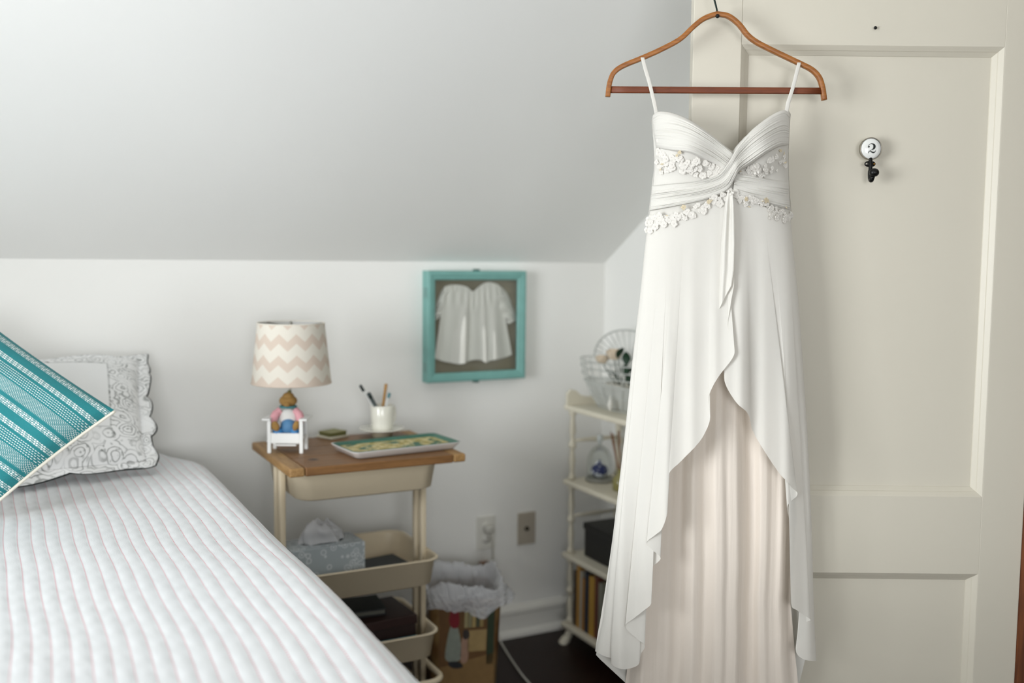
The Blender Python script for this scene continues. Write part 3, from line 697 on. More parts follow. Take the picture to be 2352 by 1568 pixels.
mk('backing', span(fx0+.012, fx1-.012, WY-.010, WY-.002, fz0+.012, fz1-.012), cloth('grey_burlap', '#9a937f', 0, 0, .9, 500., .0, .5), sb, False, world=True)
mk('glass_pane', span(fx0+bw-.004, fx1-bw+.004, SBY+.0105, SBY+.0135, fz0+bw-.004, fz1-bw+.004), glassy('picture_glass', (.98, .985, .98), .03, .55), sb, False, world=True)
hinge_m = plain('painted_hinge', '#6f9a94', .4, .05)
for z in (fz0+.05, fz1-.07): mk('hinge', span(fx0-.003, fx0+.001, SBY+.004, SBY+.034, z-.016, z+.016, .001), hinge_m, sb, False, world=True)
for z in (fz0-.003, fz1+.003): mk('latch', cat(span((fx0+fx1)/2-.012, (fx0+fx1)/2+.006, SBY+.002, SBY+.02, z-.003, z+.003, .001)), plain('latch_metal', '#41655f', .4, metal=.5), sb, False, world=True)
# baby dress: yoke-gathered body and two sleeves, laid against the backing
bd = thing('baby_dress', 'tiny white baby dress displayed inside the turquoise shadow box', 'dress', tuple(atY(1085, 830, WY-.03)))
bcl = cloth('baby_lawn', '#f7f6ee', .0, 0., .9, 900.)
def cpx(x, y): return 930+x/4.75, 580+y/4.75
tb = np.array([(430, 372), (500, 352), (590, 352), (680, 375), (740, 420), (800, 375), (860, 335), (925, 322), (1010, 345), (1040, 372)], float)
hb = np.array([(325, 1150), (400, 1180), (500, 1200), (590, 1215), (660, 1205), (690, 1185), (760, 1168), (830, 1172), (885, 1200), (930, 1178), (1000, 1165), (1100, 1140), (1168, 1112)], float)
P = []; A_ = smooth_path(tb, 90); B_ = smooth_path(hb, 90)
for t in np.linspace(0, 1, 60):
    row = []
    for j in range(90):
        s = j/89; x = A_[j, 0]+(B_[j, 0]-A_[j, 0])*t**1.1; y = A_[j, 1]+(B_[j, 1]-A_[j, 1])*t
        dpt = .016+.006*math.sin(math.pi*s)+.0085*wob(s, 13, 2)*min(1, t*1.5)+(.003*math.sin(s*60)*math.exp(-((t-.16)/.1)**2))
        row.append(atY(*cpx(x, y), WY-.010-dpt))
    P.append(row)
o = mk('body', grid(P), bcl, bd, world=True)
for A_, B_ in (([(440, 375), (390, 430), (345, 560), (322, 690), (318, 745)], [(520, 400), (470, 520), (440, 620), (420, 660), (385, 705)]),
               ([(1010, 345), (1090, 410), (1150, 520), (1200, 660), (1222, 735)], [(930, 500), (985, 620), (1030, 690), (1075, 735), (1120, 782)])):
    A2, B2 = smooth_path(A_, 40), smooth_path(B_, 40); P = []
    for v in np.linspace(0, 1, 24): P.append([atY(*cpx(*(A2[i]*(1-v)+B2[i]*v)), WY-.012-.016*math.sin(math.pi*v)-.003*math.sin(i*.5+v*9)) for i in range(40)])
    mk('sleeve', grid(P), bcl, bd, world=True)
P = []
for A_ in ([(500, 352), (560, 360), (640, 392), (735, 430)], [(745, 430), (800, 380), (860, 342), (925, 326)]):
    S = smooth_path(A_, 30); mk('collar', grid([[atY(*cpx(S[i, 0], S[i, 1]+v*62*math.sin(math.pi*min(1, .12+i/34))), WY-.029-.002*math.sin(i*.8)-.002*v) for i in range(30)] for v in np.linspace(0, 1, 8)]), bcl, bd, world=True)

# ------------------------------------------------------------------ wall plates
plate_w = plain('plate_white', '#e6e4dc', .35, .02); plate_b = plain('plate_almond', '#b9b0a1', .4, .03)
ol = thing('wall_outlet', 'white double power outlet with a plug above the wastebasket', 'outlet', tuple(atY(1115, 1222, WY)))
oc = atY(1115, 1222, WY); ox, oz = oc[0], oc[2]
mk('cover_plate', span(ox-.036, ox+.036, WY-.006, WY, oz-.058, oz+.058, .002), plate_w, ol, False, world=True)
for dz in (.02, -.02):
    mk('socket', xf(lathe([(.0165, 0), (.0165, .002), (.0001, .002)], 20), Matrix.Translation((ox, WY-.006, oz+dz)) @ RY90), plate_w, ol, world=True)
mk('plate_screw', ball((ox, WY-.0065, oz), (.003, .001, .003), 10, 6), plain('plate_screw', '#9c978d', .3, metal=.9), ol, world=True)
cpl = atY(1208, 1212, WY); cx_, cz_ = cpl[0], cpl[2]
cp = thing('cable_plate', 'almond wall plate with a round cable jack beside the shelf', 'wall plate', (cx_, WY, cz_))
mk('cover_plate', span(cx_-.035, cx_+.035, WY-.006, WY, cz_-.057, cz_+.057, .002), plate_b, cp, False, world=True)
mk('cable_jack', xf(lathe([(.008, 0), (.008, .002), (.0048, .003), (.0048, .011), (.0001, .011)], 16), Matrix.Translation((cx_, WY-.006, cz_)) @ RY90), plain('jack_metal', '#3c352c', .35, metal=.9), cp, world=True)
for dz in (.042, -.042): mk('plate_screw', ball((cx_, WY-.0065, cz_+dz), (.003, .001, .003), 10, 6), plate_b, cp, world=True)
bj = atY(1109, 1299, WY)
pj = thing('phone_jack', 'small brown square wall jack under the power outlet', 'wall plate', (bj[0], WY, bj[2]))
mk('jack_body', span(bj[0]-.018, bj[0]+.018, WY-.014, WY, bj[2]-.018, bj[2]+.018, .003), plain('jack_brown', '#8a6a55', .5), pj, False, world=True)
mk('jack_port', span(bj[0]-.006, bj[0]+.006, WY-.0146, WY-.0138, bj[2]-.014, bj[2]-.006), plain('port_dark', '#2a211b', .6), pj, False, world=True)
# plug and cord: down the wall, behind the basket and across the floor
cord_m = plain('cord_white', '#d9d6cc', .45, .03)
cdg = thing('lamp_cord', 'white power cord with plug running from the outlet to the floor', 'cord', (ox+.02, WY-.03, 0))
mk('plug', cat(mv(box(0, 0, 0, .030, .032, .028, .006), ox+.002, WY-.024, oz+.018)), plain('plug_grey', '#c9c7bf', .4, .03), cdg, world=True)
cpts = [(ox+.004, WY-.035, oz+.006), (ox+.012, WY-.034, oz-.03), (ox+.020, WY-.022, oz-.09), (ox+.022, WY-.020, .22), (ox+.022, WY-.032, .13), (ox+.03, WY-.05, .03), (ox+.02, WY-.12, .006), (ox-.02, WY-.30, .006), (ox-.06, WY-.52, .006), (ox-.16, WY-.70, .006), (ox-.30, WY-.62, .006), (ox-.42, WY-.40, .006), (ox-.50, WY-.20, .006)]
mk('cable', tube(smooth_path(cpts, 120), .0032, 8), cord_m, cdg, world=True)

# ------------------------------------------------------------------ rolling cart
CZ_T = .768                         # top of the metal cart, the wooden board lies on it
crx0, crx1, cry0, cry1 = .672, 1.080, 2.472, 2.80
beige = plain('beige_enamel', '#dfd0b4', .42, .03, 8., .03, 200.)
ct = thing('rolling_cart', 'beige metal three-tier rolling cart beside the bed', 'cart', ((crx0+crx1)/2, (cry0+cry1)/2, 0))
def tray(z0, z1, r=.045, ins=.012):
    V = []; F = []; segn = 8
    prof_ = [(ins+.01, z0), (ins, z0+.006), (.004, z1-.004), (-.003, z1), (-.003, z1+.004), (.004, z1+.004), (.006, z1-.004), (ins+.003, z0+.008), (ins+.012, z0+.004)]
    L = []
    for o_, z in prof_:
        L.append([(x, y, z) for x, y in fillet(crx0+o_, crx1-o_, cry0+o_, cry1-o_, r, segn)])
    n_ = len(L[0])
    for l_ in L: V += l_
    for i in range(len(L)-1):
        for k in range(n_): F.append((i*n_+k, i*n_+(k+1) % n_, (i+1)*n_+(k+1) % n_, (i+1)*n_+k))
    F += [tuple(range(n_))[::-1], tuple((len(L)-1)*n_+k for k in range(n_))]
    return V, F
for z0, z1 in ((.692, .764), (.420, .496), (.212, .287)): mk('tray', tray(z0, z1), beige, ct, world=True)
for x in (crx0-.006, crx1-.012):
    for y in (2.582, 2.632):
        mk('post', tube([(x, y, .075), (x, y, .764)], .01, 12, flat=(.020, .016), up=(0, 1, 0)), beige, ct, world=True)
    mk('base_bar', tube(smooth_path([(x, 2.50, .075), (x, 2.53, .088), (x, 2.63, .09), (x, 2.73, .088), (x, 2.77, .075)], 24), .009, 10), beige, ct, world=True)
mk('base_loop', tube([(x, y, .150) for x, y in fillet(crx0+.01, crx1+.012, cry0+.0, cry1-.0, .045, 8)], .009, 10, closed=True), beige, ct, world=True)
rub = plain('caster_rubber', '#1c1b1a', .6)
for x in (crx0-.006, crx1-.012):
    for y in (2.50, 2.77):
        w_ = mk('caster', mv(xf(lathe([(.0001, -.011), (.022, -.011), (.028, -.007), (.028, .007), (.022, .011), (.0001, .011)], 20), Matrix.Rotation(math.radians(90), 4, 'Y')), x, y, .028), rub, ct, world=True)
        mk('fork', cat(span(x-.015, x-.012, y-.008, y+.008, .02, .066), span(x+.012, x+.015, y-.008, y+.008, .02, .066), span(x-.015, x+.015, y-.010, y+.010, .063, .072)), beige, w_, False, world=True)
# wooden board with breadboard ends on the cart
BT = .792
wdk = NT('worn_pine_board'); v = wdk.obj((2.2, 26, 26)); f1 = wdk.noise(v, 3., 6., .6); f2 = wdk.noise(v, 16., 4.)
h = wdk.step(wdk.math('ADD', wdk.math('MULTIPLY', f1, .7), wdk.math('MULTIPLY', f2, .3)), .5, .2)
ow = wdk.obj(); kd = wdk.n('ShaderNodeVectorMath', operation='DISTANCE'); wdk.t.links.new(ow, kd.inputs[0]); _kp = atZ(720, 1055, BT); kd.inputs[1].default_value = (_kp[0]-.895, _kp[1]-2.651, .0235)
knot_ = wdk.math('SUBTRACT', 1., wdk.step(kd.outputs['Value'], .013, .008))
wdk.col(wdk.mix(knot_, wdk.mix(h, lin('#6a4826'), lin('#8a6238')), lin('#35200f'))); wdk.rough(.5); wdk.bump(f2, .2, .001)
endw = wood('worn_pine_end', '#866339', '#ad8856', (26, 2.2, 26), .55)
bx0, bx1, by0, by1 = .650, 1.140, 2.446, 2.856
brd = thing('wooden_board', 'worn wooden board with pale batten ends lying on the beige cart', 'board', ((bx0+bx1)/2, (by0+by1)/2, CZ_T))
yy = np.linspace(by0, by1, 4)
for k in range(3): mk('plank', span(bx0+.042, bx1-.038, yy[k]+.0004, yy[k+1]-.0004, CZ_T+.001, BT, .003), wdk.m, brd, False, world=True)
for a, b in ((bx0, bx0+.041), (bx1-.037, bx1)): mk('end_batten', span(a, b, by0, by1, CZ_T+.001, BT, .005), endw, brd, False, world=True)

# ------------------------------------------------------------------ lamp: figurine seated on a small white chair
lc = (atZ(615, 1040, BT)+atZ(697, 1040, BT))/2+np.array([math.sin(YAW), math.cos(YAW), 0])*.03
lp = thing('table_lamp', 'bedside lamp with chevron shade above a seated toy figure', 'lamp', (lc[0], lc[1], BT), -YAW)
white_p = plain('white_lacquer', '#efefec', .4, .02)
chair = mk('toy_chair', box(0, -.005, .041, .094, .058, .004), white_p, lp, False)
for s in (-1, 1):
    mk('leg', span(s*.0435-.0048, s*.0435+.0048, -.036, -.028, 0, .090, .001), white_p, chair, False)
    mk('leg', span(s*.0435-.0048, s*.0435+.0048, .026, .034, 0, .090, .001), white_p, chair, False)
    mk('armrest', span(s*.050-.011, s*.050+.011, -.044, .040, .090, .0955, .002), white_p, chair, False)
mk('apron', span(-.0385, .0385, -.0355, -.030, .027, .055, .001), white_p, chair, False)
mk('seat_slat', span(-.028, .028, -.030, .030, .019, .024, .001), white_p, chair, False)
for k in range(5): mk('back_slat', xf(span(-.0075, .0075, -.002, .002, 0, .045, .0008), Matrix.Translation((-.036+.018*k, .030, .043)) @ Matrix.Rotation(-.25, 4, 'X')), white_p, chair, False)
blue = plain('figure_trousers', '#4f7fa8', .6, .15, 60.); pink = plain('figure_jacket', '#dc9fa6', .7, .1, 60.); shirt = plain('figure_shirt', '#dfdcd8', .7, .05)
brown = plain('figure_plush', '#9a763f', .85, .2, 80., .4, 300.); collar = plain('figure_collar', '#3f7d82', .6)
body = mk('toy_figure', ball((.002, .004, .088), (.026, .020, .032), 24, 16), shirt, lp)
mk('trousers', cat(ball((.004, -.008, .068), (.0225, .020, .025), 24, 14)), blue, body)
for s in (-1, 1):
    mk('trouser_leg', tube([(s*.012+.003, -.006, .055), (s*.022+.001, -.020, .058), (s*.030, -.030, .059)], [.012, .0115, .010], 14), plain('figure_trousers_bright', '#3d83bb', .6, .1, 60.), body)
    mk('foot', ball((s*.0255+(.0 if s < 0 else .004), -.034, .074+(.002 if s > 0 else 0)), (.0105 if s < 0 else .0085, .007, .0145), 16, 10, Matrix.Rotation(s*.35, 4, 'Y')), brown, body)
    mk('sleeve', tube(smooth_path([(s*.020, .002, .113), (s*.031, -.004, .103), (s*.036, -.010, .090), (s*.036, -.018, .078)], 14), [.010]*4+[.0115]*6+[.010]*4, 14), pink, body)
    mk('paw', ball((s*.036, -.022, .072), (.0075, .0075, .0085), 14, 9), brown, body)
mk('collar', tube([(.001+.021*math.cos(a), .004+.017*math.sin(a), .1225) for a in np.linspace(0, 2*math.pi, 28, endpoint=False)], .0034, 8, closed=True), collar, body)
mk('head', cat(ball((.001, .003, .139), (.0245, .021, .0165), 26, 16), ball((.0015, .002, .150), (.016, .015, .013), 20, 12)), brown, body, kind='stuff')
mk('muzzle', ball((.001, -.0145, .132), (.0105, .008, .0075), 16, 10), brown, body)
mk('topknot', ball((.004, .004, .163), (.006, .006, .0055), 12, 8), plain('figure_topknot', '#6d6636', .8), body)
mk('stem', tube([(.004, .012, .05), (.004, .012, .225)], .0042, 12), plain('lamp_stem', '#cfcdc6', .35, metal=.3), lp)
kc = NT('chevron_shade_cloth'); U, Vv, _ = kc.uv()
tri = kc.math('ABSOLUTE', kc.math('SUBTRACT', kc.math('FRACT', kc.math('MULTIPLY', U, 13.)), .5))
zz = kc.math('FRACT', kc.math('DIVIDE', kc.math('ADD', kc.math('ADD', Vv, .09), kc.math('MULTIPLY', tri, .26)), .345))
bnd = kc.band(zz, .30, .74, .03)
cc_ = kc.mix(bnd, lin('#efe9dd'), lin('#e2d2c3')); kc.col(cc_); kc.rough(.9); kc.b.inputs['Specular IOR Level'].default_value = .15
kc.bump(kc.noise(kc.obj(), 600., 2.), .2, .0006)
tl = kc.n('ShaderNodeBsdfTranslucent'); kc.set(tl.inputs[0], cc_); mx = kc.n('ShaderNodeMixShader'); mx.inputs[0].default_value = .25
kc.t.links.new(kc.b.outputs[0], mx.inputs[1]); kc.t.links.new(tl.outputs[0], mx.inputs[2]); kc.t.links.new(mx.outputs[0], kc.out.inputs[0])
sz0, sz1, sr0, sr1, scx, scy = .188, .352, .108, .0905, .008, .014
V = []; UVs = []; SEG = 96
for i in range(13):
    t = i/12
    for k in range(SEG+1):
        a = 2*math.pi*k/SEG; r_ = sr0+(sr1-sr0)*t; V.append((scx+r_*math.cos(a), scy+r_*math.sin(a), sz0+(sz1-sz0)*t)); UVs.append((k/SEG, t))
F = [(i*(SEG+1)+k, i*(SEG+1)+k+1, (i+1)*(SEG+1)+k+1, (i+1)*(SEG+1)+k) for i in range(12) for k in range(SEG)]
shd = mk('lamp_shade', (V, F), kc.m, lp, uv=UVs); mk('shade_lining', shell([(sr0-.0022, sz0+.0005), (sr1-.0022, sz1-.0005)], 96)[0:2], plain('shade_lining', '#d9d8d4', .8), shd).location = (scx, scy, 0)
grey_w = plain('fitter_wire', '#8b8880', .35, metal=.8)
for z, r_ in ((sz0, sr0), (sz1, sr1)): mk('hoop', tube([(scx+r_*math.cos(a), scy+r_*math.sin(a), z) for a in np.linspace(0, 2*math.pi, 64, endpoint=False)], .0016, 6, closed=True), kc.m if z < .2 else plain('shade_trim', '#e9e2d4', .8), shd, uv=None)
for k in range(3):
    a = 2*math.pi*k/3+.5; mk('spoke', tube([(scx, scy, sz1-.012), (scx+sr1*.98*math.cos(a), scy+sr1*.98*math.sin(a), sz1-.002)], .0013, 6), grey_w, shd)
mk('finial', lathe([(.0001, sz1+.006), (.004, sz1+.002), (.005, sz1-.006), (.003, sz1-.02)], 14, (scx, scy)), grey_w, shd)
mk('bulb', mv(ball((0, 0, 0), (.026, .026, .032), 20, 12), scx-.002, scy-.001, .262), plain('bulb_glass', '#f2f1ec', .2, .02), lp)
mk('socket', lathe([(.012, .200), (.014, .206), (.014, .234), (.011, .240)], 16, (.004, .012)), grey_w, lp)

# ------------------------------------------------------------------ things on the board
sc_ = atZ(872, 998, BT); mug_white = plain('mug_glaze', '#e6e4d8', .2, .02, coat=.4)
sau = thing('saucer', 'cream saucer under the pencil mug on the board', 'saucer', (sc_[0]-.005, sc_[1]-.035, BT))
mk('dish', lathe([(.0001, .013), (.028, .013), (.036, .016), (.064, .024), (.068, .0265), (.067, .028), (.038, .0205), (.030, .0175), (.0001, .017)], 40), mug_white, sau)
mk('foot_ring', shell([(.027, .0135), (.027, 0), (.031, 0), (.031, .0155)], 32), plain('saucer_foot', '#a39a84', .4), sau)
mx0, my0 = sc_[0]-.005, sc_[1]-.035
mg = thing('mug', 'cream mug holding pens and pencils on a saucer', 'mug', (mx0, my0, BT+.0175))
mk('cup', lathe([(.0001, 0), (.029, 0), (.031, .003), (.0335, .040), (.0345, .077), (.0335, .0785), (.032, .077), (.031, .04), (.028, .006), (.0001, .006)], 40), mug_white, mg)
mk('handle', tube(smooth_path([(.031, .012, .070), (.045, .022, .068), (.050, .026, .045), (.044, .022, .022), (.030, .012, .018)], 28), .0045, 10), mug_white, mg)
def pen(name, label, base, px, py, r_, col, tip=None, tipcol=None):
    b = np.array([mx0+base[0], my0+base[1], BT+.028]); t = atY(px, py, my0+base[1]*1.6+.004)
    ax = t-b; L = np.linalg.norm(ax); M_ = Matrix.Translation(b) @ Vector((0, 0, 1)).rotation_difference(Vector(ax)).to_matrix().to_4x4()
    o = thing(name, label, 'pen' if name != 'pencil' else 'pencil', tuple(b), group='pens and pencils in the mug')
    mk('barrel', xf(lathe([(.0001, 0), (r_*.4, .002), (r_, .012), (r_, L*.86)], 12), M_), col, o, world=True)
    mk('end_cap', xf(lathe([(r_, L*.86), (r_*1.1, L*.865), (r_*1.1, L*.985), (r_*.6, L), (.0001, L)], 12), M_), tipcol or col, o, world=True)
dk = plain('pen_dark', '#1d2b2a', .35); gr_ = plain('pen_grey', '#3c4544', .35); yl = plain('pencil_ochre', '#b98a4a', .5); wh = plain('pen_white', '#d8d8d4', .3); tl_ = plain('pen_teal', '#4a7f86', .35)
pen('pen', 'white pen with a dark cap leaning to the lamp side of the mug', (.010, .0, 0), 827, 884, .0042, wh, None, dk)
pen('pen', 'thick dark grey marker pen in the middle of the mug', (.012, -.012, 0), 846, 902, .0058, gr_, None, dk)
pen('pencil', 'tall ochre pencil standing up in the mug', (-.004, .008, 0), 887, 881, .0042, yl, None, yl)
pen('pen', 'short white pen with teal end beside the ochre pencil', (-.008, -.006, 0), 895, 902, .0040, wh, None, tl_)
pen('pen', 'short dark pen barely above the mug rim', (-.012, .006, 0), 853, 926, .0040, dk, None, dk)
# small square dish with a stack of green notes
g0 = atZ(772, 1006, BT)
nb = thing('note_dish', 'small square cream dish beside the saucer on the board', 'dish', (g0[0]-.004, g0[1]+.02, BT), math.radians(24))
mk('dish_body', cat(box(0, 0, .004, .068, .068, .007, .002)), plain('dish_cream', '#c9c4b0', .4, .04), nb, False)
nt = thing('note_stack', 'olive green note cards lying on the small square dish', 'cards', (g0[0]-.004, g0[1]+.02, BT+.0078), math.radians(18))
for k in range(4): mk('card', xf(box(0, 0, .0015+.003*k, .060, .056, .0026, .0006), Matrix.Rotation(.06*k-.08, 4, 'Z')), plain('card_olive', ['#7d7a4a', '#5c5c2c', '#6f6c3a', '#8d8a5e'][k], .7, .05), nt, False)
# oblong ceramic tray painted green and yellow
tc_ = (atZ(800, 1058, BT)+atZ(1040, 1030, BT)+atZ(765, 1030, BT)+atZ(1015, 1008, BT))/4
kg = NT('painted_glaze'); U, Vv, UVo = kg.uv(); nn = kg.noise(kg.obj(), 26., 3.); ny = kg.noise(kg.obj((1, 1, 1)), 60., 3.)
kg.col(kg.mix(kg.step(nn, .60, .05), kg.mix(kg.step(ny, .5, .1), lin('#a8964e'), lin('#d8cb98')), lin('#3f6a55'))); kg.rough(.5); kg.b.inputs['Specular IOR Level'].default_value = .3
ctr2 = thing('ceramic_tray', 'long white ceramic tray painted green and ochre inside on the board', 'tray', (.985, 2.572, BT), math.radians(5))
def rrect(hx, hy, r, z): return [(x, y, z) for x, y in fillet(-hx, hx, -hy, hy, r, 5)]
def loft(L, caps=True):
    n_ = len(L[0]); V = [p for l_ in L for p in l_]; F = [(i*n_+k, i*n_+(k+1) % n_, (i+1)*n_+(k+1) % n_, (i+1)*n_+k) for i in range(len(L)-1) for k in range(n_)]
    if not caps: return V, F
    return V, F+[tuple(range(n_))[::-1], tuple((len(L)-1)*n_+k for k in range(n_))]
mk('body', loft([rrect(.140, .062, .012, 0), rrect(.150, .072, .016, .003), rrect(.163, .084, .018, .020), rrect(.164, .085, .018, .0215), rrect(.161, .082, .017, .0215), rrect(.150, .071, .015, .012)]), plain('tray_white_glaze', '#e3e1de', .2, .02, coat=.4), ctr2)
mk('painted_rim', loft([rrect(.1605, .0815, .017, .0218), rrect(.158, .079, .016, .0226), rrect(.1495, .0705, .015, .0135), rrect(.1490, .070, .015, .0128)], False), plain('rim_green_glaze', '#3e6b5b', .45, .2, 40.), ctr2)
mk('painted_well', loft([rrect(.149, .070, .015, .0125), rrect(.149, .070, .015, .0138), rrect(.146, .067, .014, .0138)]), kg.m, ctr2)

# ------------------------------------------------------------------ inside the cart trays
tb_c = (atY(690, 1320, 2.55)+atY(836, 1303, 2.55))/2
kx = NT('tissue_box_print'); v = kx.obj(); vv1 = kx.voro(v, 52.); rg = kx.band(vv1, .34, .46, .04); rc = kx.math('SUBTRACT', 1., kx.step(vv1, .16, .04))
kx.col(kx.mix(kx.math('MINIMUM', kx.math('ADD', rg, rc), 1.), lin('#a9b2b6'), lin('#d3d8da'))); kx.rough(.5)
TZ = .428
tbx = thing('tissue_box', 'silver grey tissue box with ring print in the middle tray', 'tissue box', (.775, 2.585, TZ+.004), math.radians(4))
mk('carton', box(0, 0, .062, .205, .112, .122, .002), kx.m, tbx, False)
mk('opening', xf(lathe([(.0001, .1226), (1., .1226), (1., .1236), (.0001, .1236)], 28), Matrix.Diagonal((.060, .028, 1, 1))), plain('opening_dark', '#4d5154', .8), tbx, False)
P = []
for i in range(26):
    t = i/25; row = []
    for k in range(49):
        a = 2*math.pi*k/48; r_ = (.056-.022*t**2.2)*(1+.15*math.sin(5*a+3*t)+.07*math.sin(11*a)); lean = -.010*t
        row.append((lean+r_*1.05*math.cos(a)*(1-.10*t), r_*.42*math.sin(a)+.004*math.sin(7*t), .120+.062*t*(1-.16*abs(math.cos(a))*t+.10*math.sin(2*a+.5)*t+.12*math.sin(5*a)*t)))
    P.append(row)
tis = cloth('tissue_paper', '#e4e4e6', .3, 0, .9, 300., .1, .3)
mk('tissue', grid(P), tis, tbx)
def book(name, label, c, sx, sy, sz, rz, cover, page='#cdbf9f', group=None, upright=False):
    o = thing(name, label, 'book', c, rz, group)
    if upright:   # spine faces -x (towards the room), thickness along y
        mk('cover', cat(span(-sx/2, sx/2, -sy/2, -sy/2+.0025, 0, sz), span(-sx/2, sx/2, sy/2-.0025, sy/2, 0, sz), span(-sx/2, -sx/2+.003, -sy/2+.0025, sy/2-.0025, 0, sz)), cover, o, False)
        mk('pages', span(-sx/2+.004, sx/2-.005, -sy/2+.003, sy/2-.003, .004, sz-.004), plain('page_block', page, .8, .05), o, False)
    else:
        mk('cover', cat(span(-sx/2, sx/2, -sy/2, sy/2, 0, .0025), span(-sx/2, sx/2, -sy/2, sy/2, sz-.0025, sz), span(-sx/2, -sx/2+.003, -sy/2, sy/2, .0025, sz-.0025)), cover, o, False)
        mk('pages', span(-sx/2+.004, sx/2-.004, -sy/2+.004, sy/2-.004, .003, sz-.003), plain('page_block', page, .8, .05), o, False)
    return o
book('book', 'flat dark book lying behind the tissue box in the middle tray', (.965, 2.60, TZ+.004), .15, .20, .022, math.radians(8), plain('cover_slate', '#2b3134', .6))
BZ2 = .220
o = thing('keepsake_box', 'dark maroon box lying in the bottom tray of the cart', 'box', (.90, 2.60, BZ2+.004), math.radians(3))
mk('box_base', box(0, 0, .042, .24, .17, .082, .003), plain('maroon_board', '#24100d', .6), o, False); mk('lid', box(0, 0, .096, .246, .176, .026, .003), plain('maroon_lid', '#2c1512', .55), o, False)
book('book', 'slim slate book lying on the maroon box in the cart', (.87, 2.62, BZ2+.114), .17, .12, .018, math.radians(-6), plain('cover_black', '#23282a', .6), '#6b6a62')
book('book', 'thin teal booklet tucked at the front of the bottom tray', (.955, 2.50, BZ2+.005), .13, .014, .055, 0, plain('cover_teal', '#2f6f7a', .6))

# ------------------------------------------------------------------ wastebasket with plastic bag
wb = (1.268, 2.755)
bn = thing('wastebasket', 'brown wastebasket with painted scene standing behind the cart', 'wastebasket', (wb[0], wb[1], 0), -YAW*.55)
kb = NT('painted_tin'); vb = kb.obj(); nb1 = kb.noise(vb, 9., 4.); nb2 = kb.noise(vb, 26., 3.)
kb.col(kb.mix(kb.step(nb1, .5, .15), kb.mix(nb2, lin('#5a3a1e'), lin('#7a5730')), lin('#8f744a'))); kb.rough(.5)
def rloop(h_, r_, z): return [(x, y, z) for x, y in fillet(-h_, h_, -h_*.92, h_*.92, r_, 6)]
mk('bin_body', loft([rloop(.098, .03, 0), rloop(.100, .03, .004), rloop(.114, .034, .290), rloop(.116, .035, .297), rloop(.111, .033, .297), rloop(.096, .03, .012)]), kb.m, bn)
# the painted picture on the front: a woman in a red blouse and grey dress beside shelves and a crate
fy = lambda z: -(.100+(.114-.100)*z/.29)*.92-.0012
def decal(name, pts, col, off=0., par=bn):
    pts = [(x, z*.9) for x, z in pts]
    n_ = len(pts); V = [(x, fy(z)-off, z) for x, z in pts]+[(x, fy(z)+.002, z) for x, z in pts]
    F = [tuple(range(n_)), tuple(range(2*n_-1, n_-1, -1))]+[(i, n_+i, n_+(i+1) % n_, (i+1) % n_) for i in range(n_)]
    return mk(name, (V, F), plain(name+'_paint', col, .55, .15, 50.), par, False)
def blob(pts, n_=26): return [tuple(p) for p in smooth_path(pts, n_, True)]
scn = decal('painted_panel', [(-.08, .02), (.088, .02), (.092, .315), (-.082, .315)], '#6b4c2a')
def dk2(name, pts, col, off): return decal(name, pts, col, off, scn)
dk2('painted_floor', [(-.079, .022), (.087, .022), (.089, .14), (-.08, .10)], '#8a6c42', .0004)
for k in range(5): dk2('painted_book', [(-.005+k*.012, .235), (.005+k*.012, .235), (.006+k*.012, .295), (-.004+k*.012, .295)], ['#a99d74', '#8d8a6a', '#b7a06a', '#4d5340', '#a08a58'][k], .0004)
dk2('painted_cabinet', [(.005, .150), (.062, .150), (.064, .225), (.006, .225)], '#a98f60', .0006)
dk2('painted_doorway', [(.064, .10), (.086, .10), (.088, .30), (.066, .30)], '#2d3a26', .0004)
dk2('painted_dress', blob([(-.046, .245), (-.028, .245), (-.016, .19), (-.014, .13), (-.036, .118), (-.062, .13), (-.058, .19)]), '#8f958a', .0006)
dk2('painted_blouse', blob([(-.044, .30), (-.026, .298), (-.020, .262), (-.026, .238), (-.044, .240), (-.052, .268)]), '#7d1d26', .0009)
dk2('painted_hair', blob([(-.046, .312), (-.034, .316), (-.030, .302), (-.040, .296)]), '#221a16', .0011)
dk2('painted_shoes', blob([(-.052, .118), (-.020, .116), (-.008, .098), (-.030, .094), (-.048, .102)]), '#26262a', .0009)
dk2('painted_child', blob([(-.008, .205), (.008, .202), (.010, .165), (.004, .115), (-.014, .115), (-.016, .165)]), '#a98773', .0006)
dk2('painted_child_hair', blob([(-.008, .225), (.008, .225), (.010, .200), (-.006, .196)]), '#3a3330', .0009)
